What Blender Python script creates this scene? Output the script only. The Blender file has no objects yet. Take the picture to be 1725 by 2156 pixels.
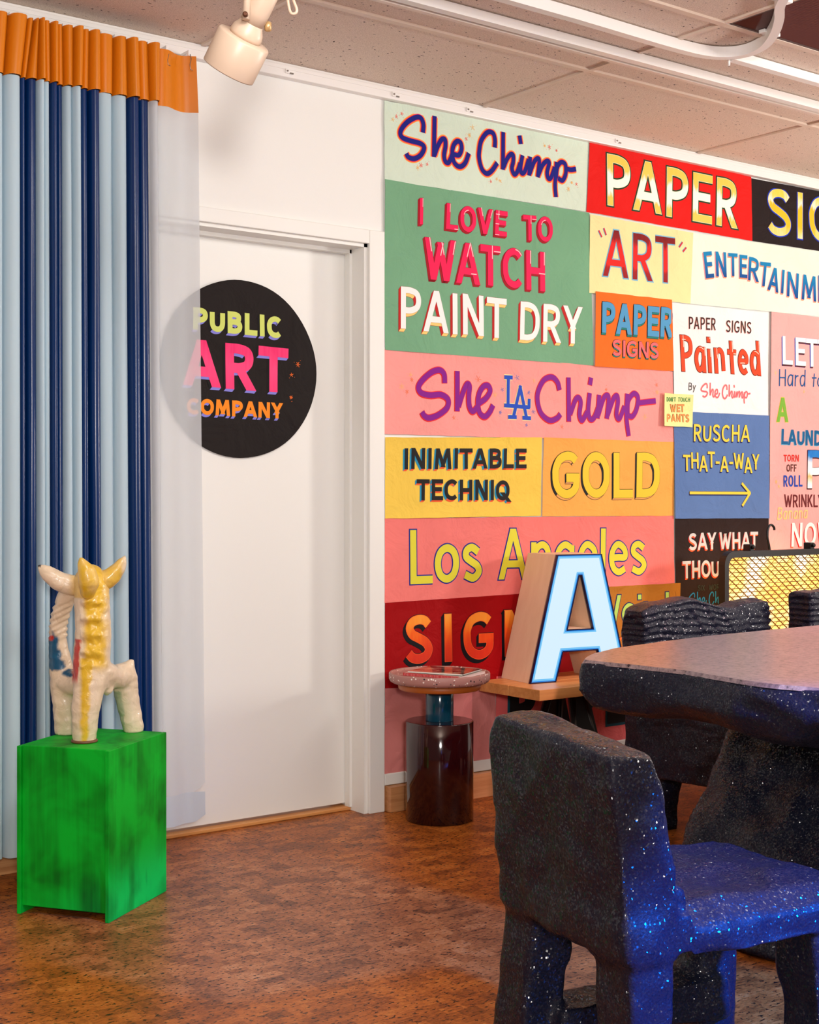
import bpy, bmesh, math, random
from mathutils import Vector, Matrix, noise
random.seed(7)
S = bpy.context.scene
COL = S.collection

# ------------------------------------------------------------------ camera (photo is 1725 x 2156)
FPX, YAW, PCX, PCY = 2962.09, 0.6427, 857.7244, 1049.1507
CAM = Vector((-3.0182, -4.1835, 1.1464))
cd = bpy.data.cameras.new('camera'); cam = bpy.data.objects.new('camera', cd); COL.objects.link(cam)
cd.sensor_fit = 'HORIZONTAL'; cd.sensor_width = 36.0; cd.lens = 36.0 * FPX / 1725
cd.shift_x = (862.5 - PCX) / 1725; cd.shift_y = (PCY - 1078) / 1725
cd.clip_start = 0.05
cam.location = CAM; cam.rotation_euler = (math.pi / 2, 0, -YAW)
S.camera = cam

# ------------------------------------------------------------------ view, world, lights
S.view_settings.view_transform = 'Standard'; S.view_settings.look = 'None'
S.view_settings.gamma = 1.0; S.view_settings.use_curve_mapping = False
S.view_settings.exposure = -0.12
w = bpy.data.worlds.new('world'); S.world = w; w.use_nodes = True
wt = w.node_tree; bg = wt.nodes['Background']; bg.inputs['Strength'].default_value = 1.0
tc = wt.nodes.new('ShaderNodeTexCoord'); dp = wt.nodes.new('ShaderNodeVectorMath'); dp.operation = 'DOT_PRODUCT'
dp.inputs[1].default_value = (0.92, 0.15, 0.0); wt.links.new(tc.outputs['Generated'], dp.inputs[0])
wr = wt.nodes.new('ShaderNodeValToRGB'); wt.links.new(dp.outputs['Value'], wr.inputs['Fac'])
wmr = wt.nodes.new('ShaderNodeMapRange'); wmr.inputs['From Min'].default_value = -1.0; wt.links.new(dp.outputs['Value'], wmr.inputs['Value']); wt.links.new(wmr.outputs['Result'], wr.inputs['Fac'])
wr.color_ramp.elements[0].position = 0.30; wr.color_ramp.elements[0].color = (0.13, 0.115, 0.10, 1)
wr.color_ramp.elements[1].position = 0.95; wr.color_ramp.elements[1].color = (0.72, 0.62, 0.56, 1)
wt.links.new(wr.outputs['Color'], bg.inputs['Color'])

def lamp(name, kind, loc, target, energy, color, **kw):
    d = bpy.data.lights.new(name, kind); d.energy = energy; d.color = color
    for k, v in kw.items(): setattr(d, k, v)
    o = bpy.data.objects.new(name, d); COL.objects.link(o); o.location = loc
    o.rotation_euler = (Vector(target) - Vector(loc)).to_track_quat('-Z', 'Y').to_euler()
    return o
# ceiling fixtures of the room, behind and beside the camera
lamp('ceiling_panel_light', 'AREA', (-1.55, -2.35, 2.6), (-1.2, -0.2, 0.4), 36, (1.0, 0.97, 0.93), shape='RECTANGLE', size=0.6, size_y=0.6)
lamp('ceiling_panel_light', 'AREA', (1.0, -2.5, 2.6), (1.0, -0.3, 0.4), 33, (1.0, 0.96, 0.91), shape='RECTANGLE', size=1.1, size_y=0.5)
lamp('pink_fill_spot', 'SPOT', (0.5, -2.75, 2.5), (0.95, -1.0, 0.72), 330, (1.0, 0.62, 0.66), spot_size=0.6, spot_blend=0.8, shadow_soft_size=0.08)  # added pink fill, brightens the far chairs and the tabletop
# added fill lights out of view, put in to brighten the ceiling
lamp('ceiling_fill_light', 'AREA', (-3.6, -5.6, 1.7), (-2.4, -3.6, 2.65), 150, (1.0, 0.93, 0.88), shape='DISK', size=0.5)
lamp('ceiling_fill_light', 'AREA', (3.4, -2.6, 1.6), (2.2, -1.4, 2.65), 84, (1.0, 0.92, 0.85), shape='DISK', size=0.5)
# blue lamp standing off to the right of the camera
lamp('blue_lamp', 'SPOT', (-0.55, -4.3, 1.6), (-0.76, -2.45, 0.12), 2100, (0.0, 0.15, 1.0), spot_size=0.64, spot_blend=0.2, shadow_soft_size=0.06)

# ------------------------------------------------------------------ helpers
SI, CO = math.sin(YAW), math.cos(YAW)
def ray(px, py):
    l = (px - PCX) / FPX; v = (PCY - py) / FPX
    return Vector((SI + l * CO, CO - l * SI, v))
def onY(px, py, Y=0.0):
    d = ray(px, py); return CAM + d * ((Y - CAM.y) / d.y)
def onZ(px, py, Z=0.0):
    d = ray(px, py); return CAM + d * ((Z - CAM.z) / d.z)
def atd(px, py, t): return CAM + ray(px, py) * t
def W2(p, Y=0.0):
    q = onY(p[0], p[1], Y); return Vector((q.x, q.z))

def lin(c):
    r = []
    for v in c:
        v = v / 255.0
        r.append(v / 12.92 if v <= 0.04045 else ((v + 0.055) / 1.055) ** 2.4)
    return (r[0], r[1], r[2], 1.0)
_m = {}
def mat(name, rgb=None, rough=0.6, metal=0.0, coat=0.0, emit=None, estr=0.0, spec=0.5, sheen=0.0):
    key = (name, rgb, rough, metal, coat, emit, estr, spec, sheen)
    if key in _m: return _m[key]
    m = bpy.data.materials.new(name); m.use_nodes = True
    b = m.node_tree.nodes['Principled BSDF']
    if rgb: b.inputs['Base Color'].default_value = lin(rgb)
    b.inputs['Roughness'].default_value = rough; b.inputs['Metallic'].default_value = metal
    b.inputs['Coat Weight'].default_value = coat; b.inputs['Specular IOR Level'].default_value = spec
    b.inputs['Sheen Weight'].default_value = sheen
    if emit:
        b.inputs['Emission Color'].default_value = lin(emit); b.inputs['Emission Strength'].default_value = estr
    _m[key] = m
    return m
class NT:
    def __init__(s, m): s.m = m; s.t = m.node_tree; s.b = s.t.nodes['Principled BSDF']
    def n(s, typ, **kw):
        o = s.t.nodes.new(typ)
        for k, v in kw.items():
            if k.startswith('i_'):
                k = k[2:].replace('_', ' ')
                o.inputs[k].default_value = v
            else: setattr(o, k, v)
        return o
    def l(s, a, ao, b, bi): s.t.links.new(a.outputs[ao], b.inputs[bi])
    def ramp(s, src, out, stops):
        r = s.n('ShaderNodeValToRGB'); s.l(src, out, r, 'Fac')
        el = r.color_ramp.elements
        while len(el) < len(stops): el.new(0.5)
        for e, (p, c) in zip(el, stops): e.position = p; e.color = c
        return r
    def bump(s, src, out, strength, dist=0.01):
        b = s.n('ShaderNodeBump'); b.inputs['Strength'].default_value = strength; b.inputs['Distance'].default_value = dist
        s.l(src, out, b, 'Height'); s.l(b, 'Normal', s.b, 'Normal'); return b
    def coord(s, scale=(1, 1, 1), what='Object', rot=(0, 0, 0)):
        c = s.n('ShaderNodeTexCoord'); mp = s.n('ShaderNodeMapping'); mp.inputs['Scale'].default_value = scale
        mp.inputs['Rotation'].default_value = rot
        s.l(c, what, mp, 'Vector'); return mp
    def mix(s, blend, fac, a, b):
        x = s.n('ShaderNodeMix', data_type='RGBA', blend_type=blend)
        for i, v in ((0, fac), (6, a), (7, b)):
            if isinstance(v, tuple) and hasattr(v[0], 'outputs'): s.t.links.new(v[0].outputs[v[1]], x.inputs[i])
            else: x.inputs[i].default_value = v
        return x

def tag(o, label=None, cat=None, group=None, kind=None):
    if label: o['label'] = label
    if cat: o['category'] = cat
    if group: o['group'] = group
    if kind: o['kind'] = kind
    return o
def empty(name, loc, label, cat, group=None, rz=0.0):
    o = bpy.data.objects.new(name, None); COL.objects.link(o); o.location = loc; o.rotation_euler = (0, 0, rz)
    o.empty_display_size = 0.05
    bpy.context.view_layer.update()
    return tag(o, label, cat, group)
def obj(name, me, mats, parent=None, local=False):
    """link a mesh (or bmesh) as one object; geometry is in world space unless local"""
    if isinstance(me, bmesh.types.BMesh):
        b = me; me = bpy.data.meshes.new(name); b.to_mesh(me); b.free()
    if not isinstance(mats, (list, tuple)): mats = [mats]
    for m in mats: me.materials.append(m)
    o = bpy.data.objects.new(name, me); COL.objects.link(o)
    if parent:
        o.parent = parent
        if not local:
            M = Matrix.Translation(parent.location) @ parent.rotation_euler.to_matrix().to_4x4()
            if parent.parent: M = Matrix.Translation(parent.parent.location) @ parent.parent.rotation_euler.to_matrix().to_4x4() @ M
            me.transform(M.inverted())
    return o
def smooth(o, ang=40):
    me = o.data
    for p in me.polygons: p.use_smooth = True
    if ang:
        bm = bmesh.new(); bm.from_mesh(me)
        for e in bm.edges:
            if len(e.link_faces) == 2 and e.calc_face_angle(0) > math.radians(ang): e.smooth = False
        bm.to_mesh(me); bm.free()
    return o
def box(bm, lo, hi, bev=0.0, mi=0, M=None):
    r = bmesh.ops.create_cube(bm, size=1.0)
    vs = r['verts']; c = [(a + b) / 2 for a, b in zip(lo, hi)]; s = [abs(b - a) for a, b in zip(lo, hi)]
    for v in vs: v.co = Vector((v.co.x * s[0] + c[0], v.co.y * s[1] + c[1], v.co.z * s[2] + c[2]))
    fs = list({f for v in vs for f in v.link_faces})
    if bev > 0:
        es = list({e for v in vs for e in v.link_edges})
        r2 = bmesh.ops.bevel(bm, geom=es, offset=bev, segments=2, affect='EDGES', profile=0.5)
        fs = [f for f in r2['faces']] + [f for f in fs if f.is_valid]
        vs = list({v for f in fs for v in f.verts})
    for f in fs: f.material_index = mi
    if M: 
        for v in vs: v.co = M @ v.co
    return vs
def lathe(bm, prof, center, seg=64, axis=None, mi=0):
    """prof: list of (r, z). axis: optional rotation matrix"""
    rings = []
    for r, z in prof:
        ring = []
        for i in range(seg):
            a = 2 * math.pi * i / seg
            v = Vector((r * math.cos(a), r * math.sin(a), z))
            if axis: v = axis @ v
            ring.append(bm.verts.new(v + Vector(center)))
        rings.append(ring)
    for a, b in zip(rings, rings[1:]):
        for i in range(seg):
            f = bm.faces.new((a[i], a[(i + 1) % seg], b[(i + 1) % seg], b[i])); f.material_index = mi; f.smooth = True
    for ring, fl in ((rings[0], True), (rings[-1], False)):
        try:
            f = bm.faces.new(list(reversed(ring)) if fl else ring); f.material_index = mi
        except ValueError: pass
def catmull(pts, n=6):
    if len(pts) < 3: return [Vector(p) for p in pts]
    P = [Vector(p) for p in pts]
    if len(P) > 4 and (P[0] - P[-1]).length < 1e-6: P = [P[-2]] + P + [P[1]]
    else: P = [P[0] * 2 - P[1]] + P + [P[-1] * 2 - P[-2]]
    out = []
    for i in range(1, len(P) - 2):
        a, b, c, d = P[i - 1], P[i], P[i + 1], P[i + 2]
        for k in range(n):
            t = k / n
            out.append(0.5 * ((2 * b) + (c - a) * t + (2 * a - 5 * b + 4 * c - d) * t * t + (3 * b - a - 3 * c + d) * t ** 3))
    out.append(P[-2]); return out
def tube(bm, pts, rad, seg=12, mi=0, cap=True, closed=False):
    P = [Vector(p) for p in pts]; n = len(P)
    R = rad if isinstance(rad, (list, tuple)) else [rad] * n
    rings = []; up = None
    for i in range(n):
        t = (P[(i + 1) % n] - P[i - 1]) if closed else (P[min(i + 1, n - 1)] - P[max(i - 1, 0)])
        t.normalize()
        if up is None:
            up = Vector((0, 0, 1)) if abs(t.z) < 0.9 else Vector((1, 0, 0))
        x = t.cross(up).normalized(); y = x.cross(t).normalized(); up = y
        rings.append([bm.verts.new(P[i] + (x * math.cos(2 * math.pi * k / seg) + y * math.sin(2 * math.pi * k / seg)) * R[i]) for k in range(seg)])
    m = n if closed else n - 1
    for i in range(m):
        a, b = rings[i], rings[(i + 1) % n]
        for k in range(seg):
            f = bm.faces.new((a[k], b[k], b[(k + 1) % seg], a[(k + 1) % seg])); f.smooth = True; f.material_index = mi
    if cap and not closed:
        bm.faces.new(rings[0]).material_index = mi; bm.faces.new(list(reversed(rings[-1]))).material_index = mi
def fixn(bm): bmesh.ops.recalc_face_normals(bm, faces=bm.faces[:])
def remeshed(bm, voxel, smooth_it=0):
    me = bpy.data.meshes.new('tmp'); fixn(bm); bm.to_mesh(me); bm.free()
    o = bpy.data.objects.new('tmp', me); COL.objects.link(o)
    m = o.modifiers.new('r', 'REMESH'); m.mode = 'VOXEL'; m.voxel_size = voxel
    if smooth_it:
        s = o.modifiers.new('s', 'SMOOTH'); s.iterations = smooth_it; s.factor = 0.5
    dg = bpy.context.evaluated_depsgraph_get()
    out = bpy.data.meshes.new_from_object(o.evaluated_get(dg))
    bpy.data.objects.remove(o); bpy.data.meshes.remove(me)
    return out

# ------------------------------------------------------------------ materials of the room
M_wall = mat('wall_paint', (235, 235, 231), 0.55)
t = NT(M_wall); mp = t.coord((1, 1, 1)); nz = t.n('ShaderNodeTexNoise', i_Scale=180.0, i_Detail=3.0); t.l(mp, 'Vector', nz, 'Vector'); t.bump(nz, 'Fac', 0.12, 0.002)
M_trim = mat('trim_paint', (236, 236, 231), 0.4)
M_white = mat('white_plastic', (240, 238, 235), 0.35)
M_metal = mat('steel', (170, 168, 165), 0.3, 1.0)
M_black = mat('black_metal', (14, 13, 13), 0.4)

# cork floor: little glued blocks with dark flecks
M_cork = mat('cork', None, 0.38, spec=0.25)
t = NT(M_cork)
mp = t.coord((1, 1, 1))
cols = []
for (bw, rh, off, sc) in ((0.085, 0.034, 0.37, 1.0), (0.055, 0.048, 0.5, 1.0)):
    br = t.n('ShaderNodeTexBrick', offset=off, offset_frequency=2, squash=0.7, squash_frequency=3)
    br.inputs['Color1'].default_value = (0, 0, 0, 1); br.inputs['Color2'].default_value = (1, 1, 1, 1); br.inputs['Mortar'].default_value = (0.35, 0.35, 0.35, 1)
    br.inputs['Scale'].default_value = sc; br.inputs['Mortar Size'].default_value = 0.0006
    br.inputs['Brick Width'].default_value = bw; br.inputs['Row Height'].default_value = rh; br.inputs['Bias'].default_value = 0.0
    t.l(mp, 'Vector', br, 'Vector'); cols.append(br)
n1 = t.n('ShaderNodeTexNoise', i_Scale=2.2, i_Detail=6.0, i_Roughness=0.65); t.l(mp, 'Vector', n1, 'Vector')
mp2 = t.coord((55, 150, 1)); n2 = t.n('ShaderNodeTexNoise', i_Scale=1.0, i_Detail=5.0, i_Roughness=0.7); t.l(mp2, 'Vector', n2, 'Vector')
mp3 = t.coord((60, 110, 1)); n3 = t.n('ShaderNodeTexNoise', i_Scale=1.0, i_Detail=3.0, i_Roughness=0.6); t.l(mp3, 'Vector', n3, 'Vector')
a1 = t.mix('MIX', 0.5, (cols[0], 'Color'), (cols[1], 'Color'))
a2 = t.mix('MIX', 0.70, (a1, 2), (n2, 'Fac'))
base = t.ramp(a2, 2, [(0.22, lin((56, 27, 10))), (0.42, lin((136, 70, 25))), (0.58, lin((178, 98, 37))), (0.8, lin((206, 138, 68)))])
sp = t.ramp(n3, 'Fac', [(0.37, (1, 1, 1, 1)), (0.43, (0, 0, 0, 1))])
c2 = t.mix('MIX', (sp, 'Color'), (base, 'Color'), lin((42, 20, 10)))
c3 = t.mix('SOFT_LIGHT', 0.5, (c2, 2), (n1, 'Fac'))
t.l(c3, 2, t.b, 'Base Color'); t.bump(n2, 'Fac', 0.10, 0.002)

# mineral ceiling tile with pits and fissures
M_tile = mat('ceiling_tile', None, 0.9)
t = NT(M_tile); mp = t.coord((1, 1, 1))
v1 = t.n('ShaderNodeTexVoronoi', i_Scale=42.0); v1.inputs['Randomness'].default_value = 1.0
mpd = t.coord((1.0, 1.6, 1), rot=(0, 0, 0.5)); wn = t.n('ShaderNodeTexNoise', i_Scale=60.0, i_Detail=2.0); t.l(mpd, 'Vector', wn, 'Vector')
wm = t.mix('LINEAR_LIGHT', 0.012, (mpd, 'Vector'), (wn, 'Color')); t.l(wm, 2, v1, 'Vector')
pit = t.ramp(v1, 'Distance', [(0.13, (1, 1, 1, 1)), (0.19, (0, 0, 0, 1))])
wh = t.n('ShaderNodeTexWhiteNoise'); t.l(v1, 'Position', wh, 'Vector')
gate = t.ramp(wh, 'Value', [(0.5, (0, 0, 0, 1)), (0.55, (1, 1, 1, 1))])
pm = t.mix('MULTIPLY', 1.0, (pit, 'Color'), (gate, 'Color'))
fn = t.n('ShaderNodeTexNoise', i_Scale=260.0, i_Detail=3.0, i_Roughness=0.7); t.l(mp, 'Vector', fn, 'Vector')
fb = t.ramp(fn, 'Fac', [(0.35, lin((206, 188, 172))), (0.6, lin((236, 220, 206)))])
cc = t.mix('MIX', (pm, 2), (fb, 'Color'), lin((52, 36, 30)))
t.l(cc, 2, t.b, 'Base Color'); t.bump(fn, 'Fac', 0.5, 0.003)
M_tbar = mat('t_bar', (222, 204, 188), 0.5)

def wood(name, c1, c2, scale=(3, 40, 40), rough=0.4):
    m = mat(name, None, rough); t = NT(m); mp = t.coord(scale)
    n = t.n('ShaderNodeTexNoise', i_Scale=1.0, i_Detail=5.0, i_Roughness=0.6, i_Distortion=0.6); t.l(mp, 'Vector', n, 'Vector')
    r = t.ramp(n, 'Fac', [(0.3, lin(c1)), (0.7, lin(c2))]); t.l(r, 'Color', t.b, 'Base Color'); t.bump(n, 'Fac', 0.08, 0.002)
    return m
M_oak = wood('oak', (196, 128, 68), (222, 160, 96))
M_base_wood = wood('baseboard_wood', (176, 116, 70), (206, 150, 100), (3, 30, 60))
M_birch = wood('birch', (232, 202, 170), (240, 214, 184), (20, 20, 4))

# ------------------------------------------------------------------ room shell
CEIL = 2.653
def struct(name, bm, m):
    fixn(bm); o = obj(name, bm, m); o['kind'] = 'structure'; return o
bm = bmesh.new(); box(bm, (-6.5, -7.0, -0.1), (6.0, 0.4, 0.0)); struct('floor', bm, M_cork)
bm = bmesh.new(); box(bm, (-6.5, -7.0, CEIL + 0.004), (6.0, 0.25, CEIL + 0.1)); struct('ceiling', bm, M_tile)
DL, DR, DT = -0.97, -0.062, 2.075           # door opening
bm = bmesh.new()
box(bm, (-6.5, 0, 0), (DL, 0.25, CEIL)); box(bm, (DL, 0, DT), (DR, 0.25, CEIL)); box(bm, (DR, 0, 0), (6.0, 0.25, CEIL))
struct('wall_back', bm, M_wall)
# door leaf, recessed, with threshold strip and jamb stops
bm = bmesh.new(); box(bm, (DL + 0.022, 0.112, 0.022), (DR - 0.022, 0.152, DT - 0.02), 0.002); struct('door_1', bm, M_trim)
bm = bmesh.new(); box(bm, (DL, 0.085, 0.0), (DR, 0.16, 0.013), 0.003)
struct('trim_1', bm, M_oak)
bm = bmesh.new()
for lo, hi in (((DR - 0.02, 0.0, 0), (DR + 0.002, 0.2, DT + 0.002)), ((DL - 0.002, 0.0, 0), (DL + 0.02, 0.2, DT + 0.002)), ((DL, 0.0, DT - 0.016), (DR, 0.2, DT + 0.002))):
    box(bm, lo, hi)
for lo, hi in (((DR - 0.03, 0.078, 0.012), (DR - 0.018, 0.11, DT - 0.014)), ((DL + 0.018, 0.078, 0), (DL + 0.03, 0.11, DT - 0.014)), ((DL + 0.02, 0.078, DT - 0.03), (DR - 0.02, 0.11, DT - 0.014))):
    box(bm, lo, hi, 0.001)
struct('trim_2', bm, M_trim)
bm = bmesh.new()                                     # casing
box(bm, (DR - 0.006, -0.016, 0), (0.0, 0.001, DT + 0.046), 0.003)
box(bm, (DL - 0.055, -0.016, 0), (DL + 0.006, 0.001, DT + 0.046), 0.003)
box(bm, (DL + 0.006, -0.0155, DT - 0.004), (DR - 0.006, 0.001, DT + 0.046), 0.003)
struct('trim_3', bm, M_trim)
# white lower rail of the wall and wooden baseboard
bm = bmesh.new(); box(bm, (0.004, -0.012, 0.094), (6.0, 0.001, 0.136), 0.003); struct('trim_4', bm, M_trim)
bm = bmesh.new(); box(bm, (0.006, -0.045, 0.0), (6.0, 0.0, 0.092), 0.002); struct('baseboard_right', bm, M_base_wood)
bm = bmesh.new(); box(bm, (-6.5, -0.02, 0.0), (DL - 0.056, 0.0, 0.095), 0.002); struct('baseboard_left', bm, M_base_wood)
# ceiling grid
GX0, GY0, T = -0.7565, -0.6007, 1.2192
bm = bmesh.new()
for i in range(-4, 6):
    x = GX0 + i * T; box(bm, (x - 0.008, -6.0, CEIL - 0.003), (x + 0.008, -0.03, CEIL + 0.006))
struct('trim_5', bm, M_tbar)
bm = bmesh.new()
for j in range(0, 9):
    y = GY0 - j * T / 2; box(bm, (-6.0, y - 0.012, CEIL - 0.004), (5.8, y + 0.012, CEIL + 0.006))
struct('trim_6', bm, M_tbar)

# wall-mounted curtain rail along the top of the wall
rail = empty('curtain_rail', (0, -0.03, 2.62), 'long white aluminium rail along the top of the wall above the paper signs and curtain', 'rail')
bm = bmesh.new()
box(bm, (-3.5, -0.032, 2.606), (5.8, 0.0, 2.648), 0.003); box(bm, (-3.5, -0.026, 2.646), (5.8, 0.0, CEIL + 0.003), 0.001)
box(bm, (-3.5, -0.034, 2.632), (5.8, -0.03, 2.635))
fixn(bm); obj('rail_profile', bm, M_white, rail)
for px, py in ((608, 150), (832, 199), (988, 231), (1301, 297)):
    q = onY(px, py, -0.036); bm = bmesh.new()
    box(bm, (q.x - 0.012, -0.038, q.z - 0.008), (q.x + 0.004, -0.031, q.z + 0.008), 0.001, 0)
    box(bm, (q.x + 0.006, -0.037, q.z - 0.008), (q.x + 0.02, -0.032, q.z - 0.003), 0.0, 1)
    lathe(bm, [(0.003, 0), (0.003, 0.004)], (q.x - 0.006, -0.0378, q.z), 10, Matrix.Rotation(math.pi / 2, 3, 'X'), 1)
    fixn(bm); obj('rail_clip', bm, [M_white, M_metal], rail)

# ------------------------------------------------------------------ lettering engine
def L(*p): return ('l', p)
def Cv(*p): return ('c', p)
G = {
'I': (0.0, [L((0, 0), (0, 1))]),
'A': (.60, [L((0, 0), (.30, 1)), L((.60, 0), (.30, 1)), L((.12, .27), (.48, .27))]),
'B': (.46, [L((0, 0), (0, 1)), Cv((0, 1), (.22, 1), (.38, .93), (.41, .77), (.36, .6), (.2, .54), (0, .54)), Cv((0, .54), (.22, .54), (.42, .46), (.46, .27), (.4, .08), (.22, 0), (0, 0))]),
'C': (.5, [Cv((.5, .86), (.4, .97), (.26, 1), (.1, .9), (.01, .68), (0, .5), (.02, .28), (.11, .09), (.27, 0), (.41, .03), (.5, .13))]),
'D': (.5, [L((0, 0), (0, 1)), Cv((0, 1), (.2, 1), (.38, .92), (.48, .72), (.5, .5), (.48, .28), (.38, .08), (.2, 0), (0, 0))]),
'E': (.40, [L((0, 0), (0, 1)), L((0, 1), (.40, 1)), L((0, .53), (.34, .53)), L((0, 0), (.40, 0))]),
'F': (.40, [L((0, 0), (0, 1)), L((0, 1), (.40, 1)), L((0, .52), (.34, .52))]),
'G': (.54, [Cv((.52, .88), (.42, .98), (.27, 1), (.1, .9), (.01, .68), (0, .5), (.02, .28), (.11, .09), (.27, 0), (.43, .05), (.53, .2), (.54, .42)), L((.36, .43), (.54, .43))]),
'H': (.48, [L((0, 0), (0, 1)), L((.48, 0), (.48, 1)), L((0, .5), (.48, .5))]),
'K': (.46, [L((0, 0), (0, 1)), L((0, .4), (.44, 1)), L((.15, .55), (.46, 0))]),
'L': (.38, [L((0, 0), (0, 1)), L((0, 0), (.38, 0))]),
'M': (.66, [L((0, 0), (.07, 1)), L((.07, 1), (.33, .12)), L((.33, .12), (.59, 1)), L((.66, 0), (.59, 1))]),
'N': (.5, [L((0, 0), (0, 1)), L((0, 1), (.5, 0)), L((.5, 0), (.5, 1))]),
'O': (.56, [Cv((.28, 1), (.12, .92), (.02, .72), (0, .5), (.02, .28), (.12, .08), (.28, 0), (.44, .08), (.54, .28), (.56, .5), (.54, .72), (.44, .92), (.28, 1))]),
'P': (.44, [L((0, 0), (0, 1)), Cv((0, 1), (.2, 1), (.38, .93), (.44, .74), (.39, .54), (.2, .44), (0, .44))]),
'Q': (.56, [Cv((.28, 1), (.12, .92), (.02, .72), (0, .5), (.02, .28), (.12, .08), (.28, 0), (.44, .08), (.54, .28), (.56, .5), (.54, .72), (.44, .92), (.28, 1)), L((.34, .25), (.56, -.08))]),
'R': (.46, [L((0, 0), (0, 1)), Cv((0, 1), (.2, 1), (.37, .93), (.42, .75), (.37, .56), (.2, .47), (0, .47)), L((.2, .47), (.46, 0))]),
'S': (.44, [Cv((.43, .86), (.35, .97), (.22, 1), (.08, .94), (.02, .79), (.08, .63), (.22, .53), (.37, .41), (.44, .24), (.38, .07), (.22, 0), (.08, .04), (0, .15))]),
'T': (.48, [L((0, 1), (.48, 1)), L((.24, 0), (.24, 1))]),
'U': (.48, [Cv((0, 1), (0, .62), (.01, .3), (.08, .08), (.24, 0), (.4, .08), (.47, .3), (.48, .62), (.48, 1))]),
'V': (.54, [L((0, 1), (.27, 0)), L((.54, 1), (.27, 0))]),
'W': (.8, [L((0, 1), (.2, 0)), L((.4, .9), (.2, 0)), L((.4, .9), (.6, 0)), L((.8, 1), (.6, 0))]),
'X': (.5, [L((0, 0), (.5, 1)), L((0, 1), (.5, 0))]),
'Y': (.52, [L((0, 1), (.26, .46)), L((.52, 1), (.26, .46)), L((.26, 0), (.26, .46))]),
'-': (.2, [L((0, .45), (.2, .45))]),
"'": (0.0, [L((0, .78), (0.02, 1))]),
' ': (.22, []),
'a': (.40, [Cv((.38, .62), (.22, .68), (.07, .58), (0, .34), (.06, .08), (.18, 0), (.32, .12), (.39, .34)), L((.40, 0), (.40, .66))]),
'd': (.40, [Cv((.39, .6), (.22, .68), (.07, .58), (0, .34), (.06, .08), (.18, 0), (.32, .1), (.39, .3)), L((.40, 0), (.40, 1))]),
'e': (.40, [Cv((.02, .35), (.2, .36), (.39, .37), (.37, .56), (.2, .68), (.06, .56), (0, .34), (.06, .1), (.21, 0), (.38, .08))]),
'g': (.40, [Cv((.38, .6), (.22, .68), (.07, .58), (0, .36), (.06, .12), (.18, .04), (.32, .14), (.39, .34)), Cv((.40, .66), (.40, .2), (.38, -.14), (.22, -.26), (.04, -.2))]),
'h': (.38, [L((0, 0), (0, 1)), Cv((0, .42), (.1, .62), (.24, .68), (.36, .56), (.38, .3), (.38, 0))]),
'i': (0.0, [L((0, 0), (0, .6)), L((0, .985), (0, .99))]),
'l': (0.0, [L((0, 0), (0, 1))]),
'm': (.6, [L((0, 0), (0, .66)), Cv((0, .42), (.09, .62), (.2, .68), (.29, .56), (.3, .3), (.3, 0)), Cv((.3, .42), (.39, .62), (.5, .68), (.59, .56), (.6, .3), (.6, 0))]),
'n': (.38, [L((0, 0), (0, .66)), Cv((0, .42), (.1, .62), (.24, .68), (.36, .56), (.38, .3), (.38, 0))]),
'o': (.44, [Cv((.22, .68), (.06, .58), (0, .34), (.06, .1), (.22, 0), (.38, .1), (.44, .34), (.38, .58), (.22, .68))]),
'r': (.26, [L((0, 0), (0, .66)), Cv((0, .4), (.08, .6), (.26, .64))]),
's': (.34, [Cv((.33, .58), (.18, .68), (.05, .62), (.03, .48), (.16, .37), (.3, .27), (.34, .13), (.2, 0), (0, .08))]),
't': (.32, [L((.14, 0), (.14, .92)), L((0, .64), (.32, .64))]),
'y': (.4, [L((0, .66), (.2, .02)), L((.40, .66), (.08, -.28))]),
}
def ribbon(P, hw):
    n = len(P); Lf, Rt = [], []
    if isinstance(P, Stem):
        # a straight stem whose two ends are cut level with the writing line
        g = (hw - P.hw0) / max(.35, abs(P.d.dot(P.uh))); Q = [p.copy() for p in P]
        Q[0] = Q[0] - P.d * g; Q[-1] = Q[-1] + P.d * g
        k = hw / max(.35, abs(P.d.dot(P.uh))) * (1 if P.d.dot(P.uh) > 0 else -1)
        return [q - P.rh * k for q in Q], [q + P.rh * k for q in Q]
    closed = n > 4 and (P[0] - P[-1]).length < 1e-6
    if closed: P = list(P)
    for i in range(n):
        d0 = (P[i] - P[i - 1]) if i > 0 else (P[0] - P[-2] if closed else None)
        d1 = (P[i + 1] - P[i]) if i < n - 1 else (P[1] - P[0] if closed else None)
        if d0 is not None and d0.length < 1e-9: d0 = d1
        if d1 is not None and d1.length < 1e-9: d1 = d0
        if d0 is None: d0 = d1
        if d1 is None: d1 = d0
        a = d0.normalized(); b = d1.normalized(); tn = (a + b)
        tn = tn.normalized() if tn.length > 1e-6 else a
        nn = Vector((-tn.y, tn.x)); k = max(0.6, abs(tn.dot(a)))
        Lf.append(P[i] + nn * hw / k); Rt.append(P[i] - nn * hw / k)
    return Lf, Rt
class Stem(list):
    def shifted(s, v):
        o = Stem([p + v for p in s]); o.d, o.uh, o.rh, o.hw0 = s.d, s.uh, s.rh, s.hw0; return o
def moved(Q, v): return Q.shifted(v) if isinstance(Q, Stem) else [q + v for q in Q]
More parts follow.
